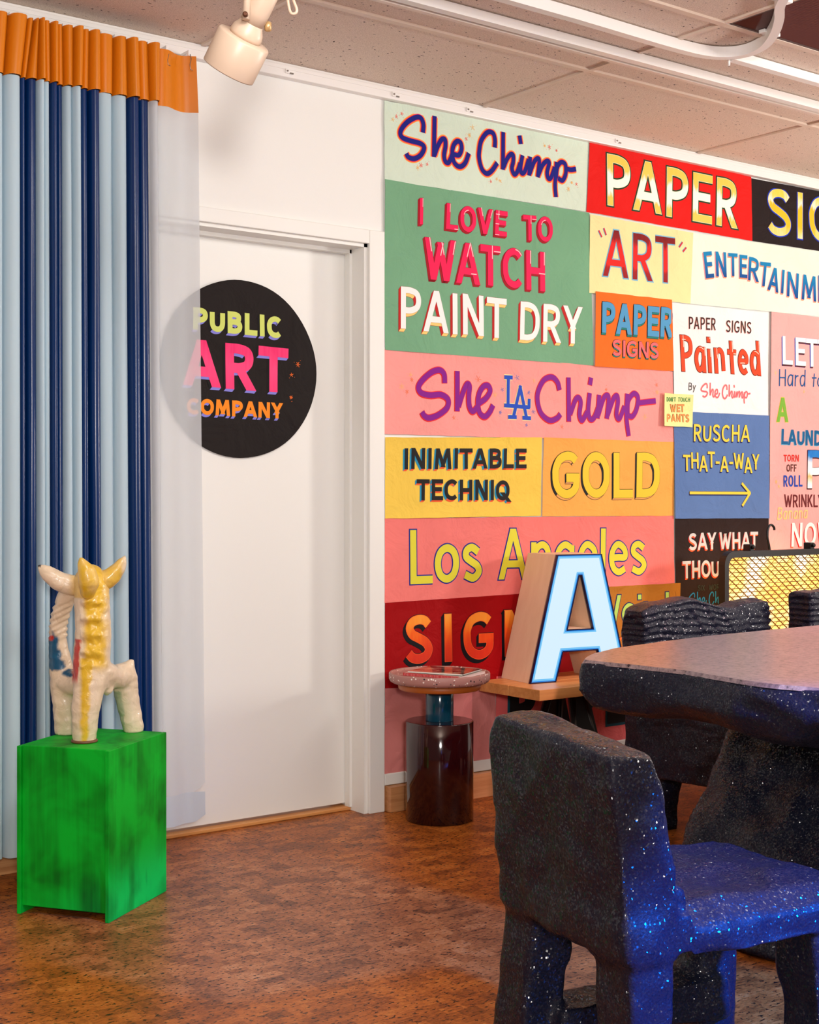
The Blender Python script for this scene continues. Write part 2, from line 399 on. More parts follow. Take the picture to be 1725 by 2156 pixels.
class Sheet:
    """a paper sign on the plane y = Y: knows its corners and how far its skin stands off"""
    def __init__(s, Y, level, quad=None):
        s.Y = Y; s.base = 0.003 + level * 0.0016; s.q = [W2(p, Y) for p in quad] if quad else None
        s.seed = level * 3.7
    def depth(s, x, z):
        d = s.base + 0.0016 * noise.noise(Vector((x * 5.5, z * 5.5, s.seed)))
        return d
    def pos(s, x, z, off): return Vector((x, s.Y - s.depth(x, z) - off, z))
    def uv(s, p): return W2(p, s.Y)
class Ink:
    """collects painted strokes for one line of lettering, one mesh with several paint colours"""
    def __init__(s, sheet): s.sh = sheet; s.bm = bmesh.new(); s.mats = []; s.k = 0; s.lay = s.bm.verts.layers.float.new('lh')
    def mi(s, m):
        if m not in s.mats: s.mats.append(m)
        return s.mats.index(m)
    def poly(s, pts, off, m, hs=None):
        vs = []
        for i, p in enumerate(pts):
            v = s.bm.verts.new(s.sh.pos(p.x, p.y, off)); v[s.lay] = hs[i] if hs else 0.0; vs.append(v)
        try:
            f = s.bm.faces.new(vs); f.material_index = s.mi(m)
        except ValueError: pass
    def strip(s, P, hw, off, m, hs=None):
        s.k += 1; off += (s.k % 25) * 0.000006
        Lf, Rt = ribbon(P, hw)
        for i in range(len(P) - 1):
            h = [hs[i], hs[i], hs[i + 1], hs[i + 1]] if hs else None
            s.poly([Lf[i], Rt[i], Rt[i + 1], Lf[i + 1]], off, m, h)
        return Lf, Rt
    def sweep(s, P, hw, v, off, m_side, m_bot):
        Lf, Rt = ribbon(P, hw); loop = Lf + Rt[::-1]; n = len(loop)
        ar = sum(loop[i].x * loop[(i + 1) % n].y - loop[(i + 1) % n].x * loop[i].y for i in range(n))
        sg = 1 if ar > 0 else -1
        for i in range(n):
            a, b = loop[i], loop[(i + 1) % n]; e = b - a
            if e.length < 1e-9: continue
            nr = Vector((e.y, -e.x)).normalized() * sg
            if nr.dot(v) <= 0: continue
            bot = abs(nr.y) > 0.75
            s.poly([a, b, b + v, a + v], off + (0.00012 if bot else 0.0), m_bot if bot else m_side)
    def build(s, name, parent, label=None):
        for v in s.bm.verts: pass
        o = obj(name, s.bm, s.mats, parent)
        if label: o['label'] = label
        return o
def resample(a, b, n=7): return [a.lerp(b, i / (n - 1)) for i in range(n)]
LS = {'r': 'OCGQSUaedgosc', 'o': 'ATVWYJ', }
RS_ = {'r': 'OCGQSDBPRaeoscU', 'o': 'ATVWYLEFKtr'}
def pair(a, b):
    x = 'r' if a in RS_['r'] else 'o' if a in RS_['o'] else 's'
    y = 'r' if b in LS['r'] else 'o' if b in LS['o'] else 's'
    return {'ss': 1.65, 'sr': 1.2, 'rs': 1.2, 'rr': .9, 'so': 1.0, 'os': 1.15, 'ro': .75, 'or': .75, 'oo': .1}[x + y] if ' ' not in a + b else 1.0
def stroke_set(sheet, text, bl, br, tl, t, gap=0.12, dy=None, slant=0.0):
    """centre lines in wall metres for a text whose baseline runs bl to br (photo pixels) and whose first cap top is tl"""
    B, E, Tp = sheet.uv(bl), sheet.uv(br), sheet.uv(tl)
    up = Tp - B; H = up.length; uh = up / H; rv = E - B; Lr = rv.length; rh = rv / Lr
    n = sum(1 for c in text if c != ' '); th = t * H
    gps = [gap * pair(a, b) for a, b in zip(text, text[1:])] + [0]
    tot = sum(G[c][0] for c in text) + sum(gps)
    sx = (Lr - n * th) / max(tot, 1e-6) if tot > 0 else 0
    res = []; x = 0.0; ti = t / 2
    for ci, c in enumerate(text):
        wd, st = G[c]; o = dy[ci] if dy else random.uniform(-0.012, 0.012)
        rot = random.uniform(-0.018, 0.018)
        for kind, pts in st:
            pp = []
            lev = kind == 'l' and abs(pts[-1][1] - pts[0][1]) > .3
            for (gx, gy) in pts:
                yy = gy if (kind == 'l' and gy in (0, 1) and lev) else (ti + gy * (1 - t)); X = x + th / 2 + gx * sx
                pp.append((B + rh * X + uh * ((yy + o) * H) + rh * (slant * yy * H + rot * (yy - .5) * H)))
            if kind == 'c': Q = catmull(pp, 5)
            else:
                a, b = pp[0], pp[-1]; d = (b - a); dn = d.normalized() if d.length > 1e-9 else uh
                if abs(dn.dot(uh)) > 0.42:
                    e_ = dn * (th / 2 / abs(dn.dot(uh)))
                    Q = Stem(resample(a if lev and pts[0][1] in (0, 1) else a - e_, b if lev and pts[-1][1] in (0, 1) else b + e_)); Q.d, Q.uh, Q.rh, Q.hw0 = dn, uh, rh, th / 2
                else: Q = resample(a - dn * th / 2, b + dn * th / 2)
            hs = [max(0, min(1, (q - B - rh * ((q - B).dot(rh))).dot(uh) / H - o)) for q in Q]
            res.append((Q, hs, kind))
        x += wd * sx + (th if c != ' ' else 0) + gps[ci] * sx
    return res, th, H, uh, rh
def paint(ink, strokes, th, face, outline=None, shade=None, hi=None, inline=None, line2=None):
    """outline=(width, mat); shade=(dx, dz, side mat, bottom mat[, outline mat]); hi=mat for gloss ticks"""
    hw = th / 2
    for Q, hs, kind in strokes:
        if line2: ink.strip(Q, hw + line2[0], 0.0002, line2[1])
        if outline and not shade: ink.strip(Q, hw + outline[0], 0.0006, outline[1])
        if shade:
            v = Vector((shade[0], shade[1]))
            if outline:
                for k in range(4): ink.strip(moved(Q, v * (k / 3)), hw + outline[0], 0.0004, outline[1])
            ink.strip(moved(Q, v), hw, 0.0009, shade[2])
            ink.sweep(Q, hw, v, 0.0010, shade[2], shade[3])
            if outline: ink.strip(Q, hw + outline[0] * 0.6, 0.0014, outline[1])
        if inline:
            ink.strip(Q, hw, 0.0018, inline[1], hs); ink.strip(Q, hw - inline[0], 0.0022, face, hs)
        else: ink.strip(Q, hw, 0.0018, face, hs)
    if hi:
        for Q, hs, kind in strokes:
            n = len(Q)
            if n < 5: continue
            P = Q if hs[0] >= hs[-1] else Q[::-1]
            m = 2 if kind == 'l' else max(3, n // 6)
            Pm = P[:m + 1]; Lf, Rt = ribbon(list(Pm), hw * 0.66)
            side = Rt if Rt[1].x > Lf[1].x else Lf
            ink.strip(side[:m + 1], hw * 0.15, 0.0026, hi)
def text(sheet, parent, txt, bl, br, tl, t, face, gap=0.12, dy=None, slant=0.0, label=None, **kw):
    ink = Ink(sheet)
    st, th, H, uh, rh = stroke_set(sheet, txt, bl, br, tl, t, gap, dy, slant)
    paint(ink, st, th, face, **kw)
    return ink.build('lettering', parent, label)
def script(sheet, parent, paths, thpx, face, label=None, xf=None, wall=False, **kw):
    ink = Ink(sheet); st = []
    ref = None
    for p in paths:
        pp = [Vector(q) if wall else sheet.uv(q) for q in p]
        if xf: pp = [xf(q) for q in pp]
        Q = catmull(pp, 6) if len(pp) > 2 else resample(pp[0], pp[1], 4)
        st.append((Q, [0.5] * len(Q), 'c'))
    paint(ink, st, thpx, face, **kw)
    return ink.build('lettering', parent, label)
def sparkles(sheet, parent, spots, mats, size=0.011):
    for i, p in enumerate(spots):
        ink = Ink(sheet)
        c = sheet.uv(p); m = mats[i % len(mats)]; r = size * random.uniform(0.6, 1.15); k = random.choice((5, 6, 7)); a0 = random.random()
        for j in range(k):
            a = a0 + 2 * math.pi * j / k; d = Vector((math.cos(a), math.sin(a)))
            ink.strip([c + d * r * 0.1, c + d * r * random.uniform(.7, 1.1)], 0.0010, 0.001, m)
        for j in range(2):
            a = random.random() * 6.28; q = c + Vector((math.cos(a), math.sin(a))) * r * 1.7
            ink.strip([q, q + Vector((0.0018, 0.0004))], 0.001, 0.001, m)
        ink.build('sparkle', parent)
def paper_mat(rgb, nm='paper'):
    m = mat(nm + '_%d_%d_%d' % rgb, rgb, 0.7, spec=0.12)
    t = NT(m); mp = t.coord((1, 1, 1)); n = t.n('ShaderNodeTexNoise', i_Scale=7.0, i_Detail=4.0, i_Roughness=0.55, i_Distortion=0.8); t.l(mp, 'Vector', n, 'Vector')
    t.bump(n, 'Fac', 0.55, 0.03)
    n2 = t.n('ShaderNodeTexNoise', i_Scale=3.0, i_Detail=3.0); t.l(mp, 'Vector', n2, 'Vector')
    c = lin(rgb); r = t.ramp(n2, 'Fac', [(0.3, tuple(x * 0.93 for x in c[:3]) + (1,)), (0.7, tuple(min(1, x * 1.05) for x in c[:3]) + (1,))])
    t.l(r, 'Color', t.b, 'Base Color')
    return m
def poster(label, quad, rgb, level, lift=0.004, seed=0):
    """quad: TL TR BR BL in photo pixels on the wall"""
    sh = Sheet(0.0, level, quad); q = sh.q
    c = (q[0] + q[1] + q[2] + q[3]) / 4
    root = empty('paper_sign', (c.x, -sh.base, c.y), label, 'sign', 'paper signs on the wall')
    nu, nv = 30, 18; bm = bmesh.new(); vs = []
    for j in range(nv + 1):
        row = []
        for i in range(nu + 1):
            u, v = i / nu, j / nv
            p = (q[0] * (1 - u) + q[1] * u) * (1 - v) + (q[3] * (1 - u) + q[2] * u) * v
            e = min(u, 1 - u) * (q[1] - q[0]).length; e2 = min(v, 1 - v) * (q[3] - q[0]).length
            k = max(0, 1 - min(e, e2) / 0.035); k = k * k
            off = k * lift * (0.5 + 1.0 * noise.noise(Vector((p.x * 3, p.y * 3, level * 2.1))))
            if i in (0, nu): p = p + Vector((0.0016 * noise.noise(Vector((p.y * 14, level, 3))), 0))
            if j in (0, nv): p = p + Vector((0, 0.0016 * noise.noise(Vector((p.x * 14, level, 9)))))
            row.append(bm.verts.new(sh.pos(p.x, p.y, max(0, off))))
        vs.append(row)
    for j in range(nv):
        for i in range(nu):
            f = bm.faces.new((vs[j][i], vs[j + 1][i], vs[j + 1][i + 1], vs[j][i + 1])); f.smooth = True
    obj('sheet', bm, paper_mat(rgb), root)
    return sh, root
def ink(rgb, rough=0.5): return mat('paint_%d_%d_%d' % rgb, rgb, .6, spec=.2)
def grad(name, stops, nscale=(60, 60, 14), amt=0.35):
    m = mat('paint_' + name, None, 0.6, spec=.2); t = NT(m)
    a = t.n('ShaderNodeAttribute', attribute_name='lh'); mp = t.coord(nscale)
    n = t.n('ShaderNodeTexNoise', i_Scale=1.0, i_Detail=3.0); t.l(mp, 'Vector', n, 'Vector')
    ma = t.n('ShaderNodeMath', operation='MULTIPLY_ADD'); t.l(n, 'Fac', ma, 0); ma.inputs[1].default_value = amt; ma.inputs[2].default_value = -amt / 2
    ad = t.n('ShaderNodeMath', operation='ADD'); t.l(a, 'Fac', ad, 0); t.l(ma, 'Value', ad, 1)
    r = t.ramp(ad, 'Value', [(p, lin(c)) for p, c in stops]); t.l(r, 'Color', t.b, 'Base Color')
    return m
def Z(ox, oy, s): return lambda x, y: (ox + x / s, oy + y / s)
z3, z4, z5, z6, z8, zA = Z(790, 200, 3.670), Z(1220, 280, 3.416), Z(790, 720, 3.670), Z(1240, 760, 3.557), Z(780, 1220, 2.782), Z(780, 160, 5.75)
def mp_(z, pts): return [z(*p) for p in pts]

# ------------------------------------------------------------------ paper signs on the wall
NAVY, BLACKI, WHITEI = ink((16, 22, 125)), ink((22, 16, 16)), ink((246, 243, 240))
# 1 mint, brush script
sh1, r1 = poster('pale mint paper sign with navy and orange brush script, top left of the wall', [(807, 212), (1238, 298), (1231, 446), (808, 379)], (208, 224, 206), 1)
SHE = [mp_(zA, [(625, 690), (630, 590), (600, 515), (540, 505), (440, 560), (370, 640), (352, 705), (385, 755), (480, 790), (590, 820), (640, 870), (600, 960), (520, 1005), (450, 985), (425, 940)]),
       mp_(zA, [(765, 490), (757, 985)]),
       mp_(zA, [(765, 960), (800, 860), (850, 775), (890, 775), (897, 850), (880, 960), (893, 1035), (930, 1055), (962, 1000), (985, 930)]),
       mp_(zA, [(1000, 955), (1060, 960), (1092, 890), (1082, 815), (1040, 795), (1000, 835), (980, 910), (990, 1020), (1030, 1085), (1085, 1100), (1140, 1050), (1180, 938)])]
CHIMP = [mp_(zA, [(1495, 870), (1498, 780), (1480, 705), (1435, 680), (1385, 705), (1330, 790), (1308, 900), (1305, 1000), (1340, 1130), (1400, 1185), (1460, 1150), (1525, 1055)]),
         mp_(z3, [(983, 288), (980, 580)]),
         mp_(z3, [(985, 560), (1010, 500), (1040, 462), (1060, 470), (1060, 520), (1050, 570), (1068, 615), (1092, 595), (1115, 530)]),
         mp_(z3, [(1132, 468), (1117, 560), (1125, 605), (1150, 592), (1180, 500)]), mp_(z3, [(1110, 315), (1120, 382)]),
         mp_(z3, [(1192, 478), (1183, 625)]), mp_(z3, [(1187, 610), (1222, 520), (1252, 492), (1262, 520), (1250, 638)]),
         mp_(z3, [(1252, 625), (1287, 545), (1322, 512), (1337, 530), (1322, 600), (1330, 645), (1352, 640), (1380, 560)]),
         mp_(z3, [(1395, 520), (1383, 690), (1390, 792)]), mp_(z3, [(1390, 645), (1400, 560), (1430, 522), (1462, 540), (1465, 610), (1440, 662), (1405, 645)]), mp_(z3, [(1455, 565), (1500, 580), (1545, 575)])]
script(sh1, r1, SHE + CHIMP, 0.0185, NAVY, 'navy brush script with pink and orange outline', outline=(0.003, ink((245, 50, 75))), line2=(0.0068, ink((255, 158, 60))))
sparkles(sh1, r1, mp_(zA, [(305, 495), (262, 530), (370, 460), (1190, 720), (1150, 765), (1228, 625), (605, 1085), (565, 1115), (678, 1072), (1520, 1250), (1450, 1280), (1562, 1275)]) + mp_(z3, [(1340, 405), (1305, 395), (1395, 432), (1512, 680), (1548, 690), (1487, 728)]), [ink((240, 100, 90)), ink((240, 180, 100))])
# 2 green
sh2, r2 = poster('large green paper sign with pink and white capitals, beside the door frame', [(808, 378), (1239, 449), (1247, 770), (808, 737)], (118, 168, 132), 2)
PK, DR_ = ink((236, 22, 84)), ink((165, 8, 28))
for tx, bl, br, tl, tt in (('I', (336, 1003), (370, 1003), (338, 800), .16), ('LOVE', (540, 1036), (1010, 1098), (545, 836), .19), ('TO', (1135, 1124), (1362, 1142), (1135, 928), .18), ('WATCH', (372, 1423), (1303, 1522), (374, 1100), .17)):
    text(sh2, r2, tx, z3(*bl), z3(*br), z3(*tl), tt, PK, gap=.10, shade=(-0.0085, -0.0075, DR_, DR_), outline=(0.0012, ink((120, 8, 24))), hi=ink((255, 200, 205)), label='glossy pink capitals')
for tx, bl, br, tl in (('PAINT', (190, 1808), (1006, 1886), (190, 1483)), ('DRY', (1110, 1893), (1590, 1930), (1114, 1597))):
    text(sh2, r2, tx, z3(*bl), z3(*br), z3(*tl), .15, WHITEI, gap=.10, shade=(-0.0095, -0.0115, ink((190, 26, 22)), ink((250, 205, 120))), outline=(0.0011, ink((150, 30, 20))), label='white capitals with red sides')
# 3 red
sh3, r3 = poster('red paper sign with white and yellow capitals, top row between mint and black signs', [(1238, 298), (1579, 373), (1581, 508), (1232, 447)], (222, 30, 26), 3)
GW = grad('gold_white', [(.0, (238, 205, 90)), (.16, (238, 205, 90)), (.24, (250, 246, 236)), (.62, (250, 246, 236)), (.72, (238, 208, 95)), (1.0, (238, 200, 80))])
text(sh3, r3, 'PAPER', z4(188, 522), z4(1127, 690), z4(190, 150), .165, GW, gap=.11, outline=(0.0062, ink((22, 62, 34))), inline=(0.0018, ink((252, 240, 205))))
# 4 black, top right
sh4, r4 = poster('black paper sign with yellow capitals outlined in blue, top right corner', [(1579, 376), (1960, 449), (1960, 564), (1581, 508)], (38, 29, 29), 2)
GY = grad('gold_yellow', [(.0, (245, 225, 170)), (.14, (240, 210, 110)), (.25, (226, 190, 40)), (.66, (226, 190, 40)), (.74, (245, 238, 220)), (.9, (240, 210, 80))])
text(sh4, r4, 'SIGNS', z4(1345, 725), z4(2240, 868), z4(1342, 385), .17, GY, gap=.14, outline=(0.0055, ink((25, 60, 190))), inline=(0.0016, ink((250, 225, 160))))
# 5 cream
sh5, r5 = poster('cream paper sign with one short red word in quotation marks, outlined pale blue', [(1239, 452), (1456, 491), (1450, 640), (1238, 617)], (246, 228, 166), 4)
RG = grad('red_dark', [(.0, (150, 18, 20)), (.16, (160, 20, 22)), (.26, (226, 32, 24)), (.72, (226, 32, 24)), (.82, (140, 20, 24)), (1, (120, 16, 20))])
text(sh5, r5, 'ART', z4(160, 1030), z4(676, 1088), z4(162, 692), .135, RG, gap=.12, outline=(0.0052, ink((120, 185, 215))))
for p in ([(127, 703), (150, 752)], [(163, 686), (181, 738)], [(730, 788), (706, 824)], [(757, 826), (733, 856)]):
    script(sh5, r5, [mp_(z4, p)], 0.0065, RG, outline=(0.0028, ink((120, 185, 215))))
# 6 pale mint, right
sh6, r6 = poster('pale mint paper sign with a curving line of blue capitals, below the black sign', [(1456, 491), (1960, 565), (1960, 690), (1450, 640)], (224, 236, 220), 3)
BLU = grad('blue', [(.0, (10, 70, 140)), (.3, (8, 98, 165)), (1, (10, 132, 185))])
for c, bl, br, tl in (('E', (900, 1047), (960, 1040), (880, 857)), ('N', (975, 1035), (1050, 1040), (968, 856)), ('T', (1064, 1030), (1130, 1034), (1060, 865)), ('E', (1142, 1040), (1198, 1046), (1142, 875)),
                      ('R', (1202, 1060), (1278, 1076), (1212, 892)), ('T', (1274, 1098), (1352, 1106), (1292, 925)), ('A', (1342, 1128), (1420, 1152), (1362, 960)), ('I', (1440, 1155), (1462, 1160), (1450, 985)),
                      ('N', (1482, 1172), (1562, 1188), (1490, 995)), ('M', (1588, 1195), (1692, 1213), (1594, 1015)), ('E', (1708, 1215), (1768, 1222), (1710, 1025)), ('N', (1788, 1222), (1868, 1228), (1790, 1030)), ('T', (1884, 1222), (1950, 1226), (1884, 1030))):
    text(sh6, r6, c, z4(*bl), z4(*br), z4(*tl), .155, BLU, shade=(-0.005, -0.006, ink((245, 150, 160)), ink((250, 150, 110))))
# 7 orange
sh7, r7 = poster('small orange paper sign with blue and salmon capitals', [(1250, 614), (1410, 632), (1414, 782), (1248, 772)], (238, 112, 38), 6)
text(sh7, r7, 'PAPER', z4(145, 1438), z4(657, 1476), z4(150, 1216), .19, ink((78, 152, 198)), gap=.07, shade=(-0.003, -0.008, BLACKI, ink((24, 130, 120))), outline=(0.002, BLACKI))
text(sh7, r7, 'SIGNS', z4(221, 1605), z4(553, 1626), z4(222, 1487), .185, ink((235, 105, 110)), gap=.09, shade=(-0.003, -0.005, BLACKI, ink((24, 130, 120))), outline=(0.0016, BLACKI))
# 8 white
sh8, r8 = poster('white paper sign with one big red rounded word and small brown capitals above', [(1411, 638), (1612, 659), (1613, 875), (1416, 866)], (246, 240, 238), 5)
BRN = ink((62, 30, 26))
for tx, bl, br, tl in (('PAPER', (773, 1410), (967, 1420), (773, 1322)), ('SIGNS', (1040, 1432), (1222, 1446), (1042, 1346))):
    text(sh8, r8, tx, z4(*bl), z4(*br), z4(*tl), .13, BRN, gap=.14, shade=(-0.002, -0.002, ink((250, 180, 160)), ink((250, 160, 170))))
text(sh8, r8, 'Painted', z4(722, 1712), z4(1292, 1750), z4(708, 1452), .14, ink((226, 68, 24)), gap=.10, outline=(0.0028, ink((110, 35, 18))), hi=ink((255, 225, 205)), label='red rounded letters')
text(sh8, r8, 'By', z6(732, 220), z6(785, 222), z6(734, 163), .10, BLACKI)
W_SHE = [[sh1.uv(p) for p in q] for q in SHE]; W_CH = [[sh1.uv(p) for p in q] for q in CHIMP]
def copy_script(sheet, a, b, thick, m, only=None, slope=0.0, **kw):
    src = W_SHE + W_CH
    xs = [p.x for q in src for p in q]; x0, x1 = min(xs), max(xs); y0 = min(p.y for q in W_SHE for p in q)
    A, B = sheet.uv(a), sheet.uv(b); k = (B.x - A.x) / (x1 - x0)
    script(sheet, kw.pop('parent'), src, thick, m, wall=True, xf=lambda p: Vector((A.x + (p.x - x0) * k, A.y + (p.y - y0) * k + (p.x - x0) * k * slope)), **kw)
copy_script(sh8, z6(828, 268), z6(1195, 268), 0.0062, ink((238, 105, 110)), parent=r8, slope=0.0, outline=(0.0022, ink((252, 200, 200))))
# 9 long pink at the right edge
sh9, r9 = poster('tall pale pink paper sign covered in mixed small lettering, at the right edge', [(1621, 657), (1960, 695), (1960, 1210), (1614, 1240)], (242, 172, 168), 4)
text(sh9, r9, 'LETTERS', z4(1450, 1666), z4(2060, 1712), z4(1448, 1462), .16, WHITEI, gap=.13, shade=(-0.004, -0.007, ink((30, 70, 190)), ink((80, 30, 30))), outline=(0.0008, ink((30, 50, 150))))
text(sh9, r9, 'Hard', z6(1410, 188), z6(1608, 192), z6(1408, 60), .085, ink((16, 84, 145)), gap=.12, slant=.06)
text(sh9, r9, 'to', z6(1655, 196), z6(1740, 198), z6(1655, 88), .10, ink((16, 84, 145)), slant=.1)
text(sh9, r9, 'A', z6(1394, 455), z6(1481, 456), z6(1396, 272), .18, ink((120, 175, 55)), outline=(0.0026, ink((240, 200, 80))))
text(sh9, r9, 'LAUNDRY', z6(1430, 626), z6(1850, 640), z6(1432, 510), .21, ink((8, 92, 142)), gap=.08, shade=(-0.002, -0.003, ink((110, 190, 220)), ink((110, 190, 220))))
text(sh9, r9, 'TORN', z6(1446, 753), z6(1560, 754), z6(1446, 702), .18, ink((215, 40, 30)))
text(sh9, r9, 'OFF', z6(1468, 829), z6(1544, 829), z6(1468, 775), .16, ink((90, 40, 32)))
text(sh9, r9, 'ROLL', z6(1444, 942), z6(1588, 942), z6(1444, 856), .17, ink((28, 70, 170)))
PGR = grad('blue_white', [(0, (250, 248, 246)), (.12, (250, 248, 246)), (.3, (250, 190, 110)), (.42, (250, 248, 246)), (.66, (250, 248, 246)), (.84, (40, 140, 215)), (1, (20, 90, 185))], amt=.2)
text(sh9, r9, 'P', z6(1625, 950), z6(1790, 950), z6(1628, 665), .19, PGR, shade=(-0.003, -0.004, ink((80, 30, 30)), ink((80, 30, 30))), outline=(0.0022, ink((80, 30, 30))))
text(sh9, r9, 'WRINKLY', z6(1450, 1096), z6(1742, 1094), z6(1450, 1000), .145, ink((105, 30, 34)), gap=.09)
text(sh9, r9, 'Banana', z6(1398, 1190), z6(1622, 1180), z6(1396, 1096), .11, ink((240, 205, 130)), slant=.15)
text(sh9, r9, 'NOW', z6(1502, 1392), z6(1810, 1380), z6(1508, 1214), .16, WHITEI, gap=.11, shade=(-0.005, -0.006, ink((215, 30, 26)), ink((240, 110, 70))))
sparkles(sh9, r9, mp_(z6, [(1390, 905), (1410, 940), (1385, 90), (1600, 230)]), [ink((245, 200, 120))], 0.014)
# 10 pink script
sh10, r10 = poster('wide pink paper sign with purple brush script and a small blue monogram', [(807, 735), (1414, 782), (1417, 931), (808, 914)], (243, 158, 152), 1)
SC2 = [mp_(z5, p) for p in ([(530, 318), (525, 250), (490, 218), (430, 235), (360, 295), (328, 350), (350, 395), (420, 412), (500, 408), (555, 445), (548, 510), (480, 565), (410, 587), (372, 570), (355, 540)],
       [(627, 225), (627, 535)], [(637, 500), (668, 400), (702, 328), (722, 345), (716, 420), (722, 500), (748, 537), (785, 500)],
       [(790, 478), (850, 435), (882, 380), (866, 338), (830, 345), (797, 400), (787, 480), (802, 550), (842, 577), (880, 540), (905, 488)],
       [(1418, 372), (1402, 312), (1360, 273), (1300, 293), (1258, 370), (1248, 450), (1275, 550), (1340, 606), (1398, 590), (1425, 558)],
       [(1487, 275), (1490, 615)], [(1500, 560), (1540, 450), (1567, 432), (1582, 470), (1572, 560), (1592, 606), (1632, 540)], [(1652, 395), (1640, 530), (1655, 595), (1685, 585), (1720, 500)], [(1663, 276), (1654, 332)])]
SC2 += [mp_(z6, p) for p in ([(72, 255), (58, 430)], [(64, 405), (105, 280), (135, 258), (142, 300), (128, 432)], [(134, 405), (178, 285), (205, 262), (212, 310), (200, 400), (222, 432), (262, 340)], [(282, 245), (276, 420), (292, 562)], [(284, 400), (290, 300), (330, 245), (362, 275), (352, 360), (320, 415), (290, 410)], [(350, 318), (420, 308), (494, 300)])]
PUR = ink((132, 8, 138))
script(sh10, r10, SC2, 0.0215, PUR, 'purple brush script with red outline', outline=(0.0028, ink((232, 40, 50))), shade=(-0.001, -0.002, ink((232, 40, 50)), ink((232, 40, 50))), line2=(0.0, PUR))
LB = ink((24, 74, 190)); CRM = (0.0034, ink((250, 225, 160)))
script(sh10, r10, [mp_(z5, p) for p in ([(1024, 262), (1020, 495)], [(992, 272), (1056, 276)], [(990, 490), (1188, 506)], [(1184, 440), (1182, 512)], [(1118, 338), (1062, 575)], [(1112, 338), (1162, 585)], [(1020, 580), (1086, 582)], [(1130, 586), (1196, 590)])], 0.0155, LB, 'blue interlocked monogram', outline=CRM)
sparkles(sh10, r10, mp_(z5, [(278, 292), (200, 345), (240, 385), (270, 255), (790, 290), (920, 410), (602, 585), (1222, 300), (1438, 655)]) + mp_(z6, [(415, 420), (500, 180), (505, 235), (125, 215)]), [ink((238, 120, 80)), ink((245, 180, 120))], 0.014)
sparkles(sh10, r10, mp_(z5, [(978, 370), (1092, 278), (1182, 390), (960, 545), (1216, 540), (1162, 642)]), [ink((110, 120, 190))], 0.011)
# 11 yellow
sh11, r11 = poster('yellow paper sign with two lines of black capitals shaded blue and orange', [(808, 921), (1138, 921), (1136, 1086), (808, 1092)], (240, 202, 84), 3)
for tx, bl, br, tl in (('INIMITABLE', (216, 984), (1158, 976), (218, 821)), ('TECHNIQ', (308, 1224), (1027, 1224), (310, 1060))):
    text(sh11, r11, tx, z5(*bl), z5(*br), z5(*tl), .20, BLACKI, gap=.095, shade=(-0.0075, -0.0065, ink((30, 140, 180)), ink((238, 90, 40))))
# 12 orange yellow
sh12, r12 = poster('orange-yellow paper sign with four big yellow letters outlined black, beside the yellow sign', [(1143, 921), (1417, 931), (1417, 1086), (1139, 1087)], (250, 172, 84), 2)
text(sh12, r12, 'GOLD', (1161, 1049), (1387, 1047), (1161, 950), .185, ink((236, 200, 48)), gap=.09, shade=(-0.0075, -0.007, BLACKI, ink((245, 165, 90))), outline=(0.0022, BLACKI))
# 13 salmon
sh13, r13 = poster('wide salmon pink paper sign with yellow letters outlined blue, behind the lit letter', [(808, 1091), (1417, 1086), (1418, 1229), (808, 1269)], (240, 126, 120), 1)
YG, BLO = ink((222, 214, 58)), (0.0048, ink((28, 40, 140)))
text(sh13, r13, 'Los', (862, 1229), (1012, 1223), (862, 1115), .145, YG, gap=.07, outline=BLO)
text(sh13, r13, 'Angeles', (1048, 1219), (1359, 1210), (1048, 1112), .14, YG, gap=.08, outline=BLO)
# 14 dark red
sh14, r14 = poster('dark red paper sign with orange capitals shaded black, above the round side table', [(808, 1269), (1300, 1236), (1300, 1425), (808, 1449)], (158, 8, 14), 2)
GO = grad('orange_red', [(0, (210, 48, 30)), (.3, (222, 60, 26)), (.55, (240, 92, 24)), (.78, (250, 140, 40)), (1, (250, 165, 60))])
text(sh14, r14, 'SIGNS', (850, 1399), (1190, 1374), (850, 1295), .20, GO, gap=.22, shade=(-0.011, -0.012, ink((16, 12, 20)), ink((16, 12, 20))), outline=(0.0022, ink((16, 12, 20))), inline=(0.002, ink((240, 90, 40))))
# 15 plain pink
sh15, r15 = poster('plain dusty pink paper hanging behind the round side table, without lettering', [(808, 1449), (1042, 1436), (1039, 1607), (808, 1634)], (214, 132, 128), 1)
# 16 pink with black letters
sh16, r16 = poster('pink paper sign with big black capitals shaded teal, low behind the bench', [(1043, 1424), (1560, 1391), (1560, 1516), (1041, 1605)], (240, 112, 112), 0.5)
text(sh16, r16, 'PAPER', (1072, 1550), (1385, 1510), (1072, 1428), .21, ink((20, 15, 15)), gap=.14, shade=(-0.011, -0.011, ink((18, 84, 100)), ink((18, 84, 100))))
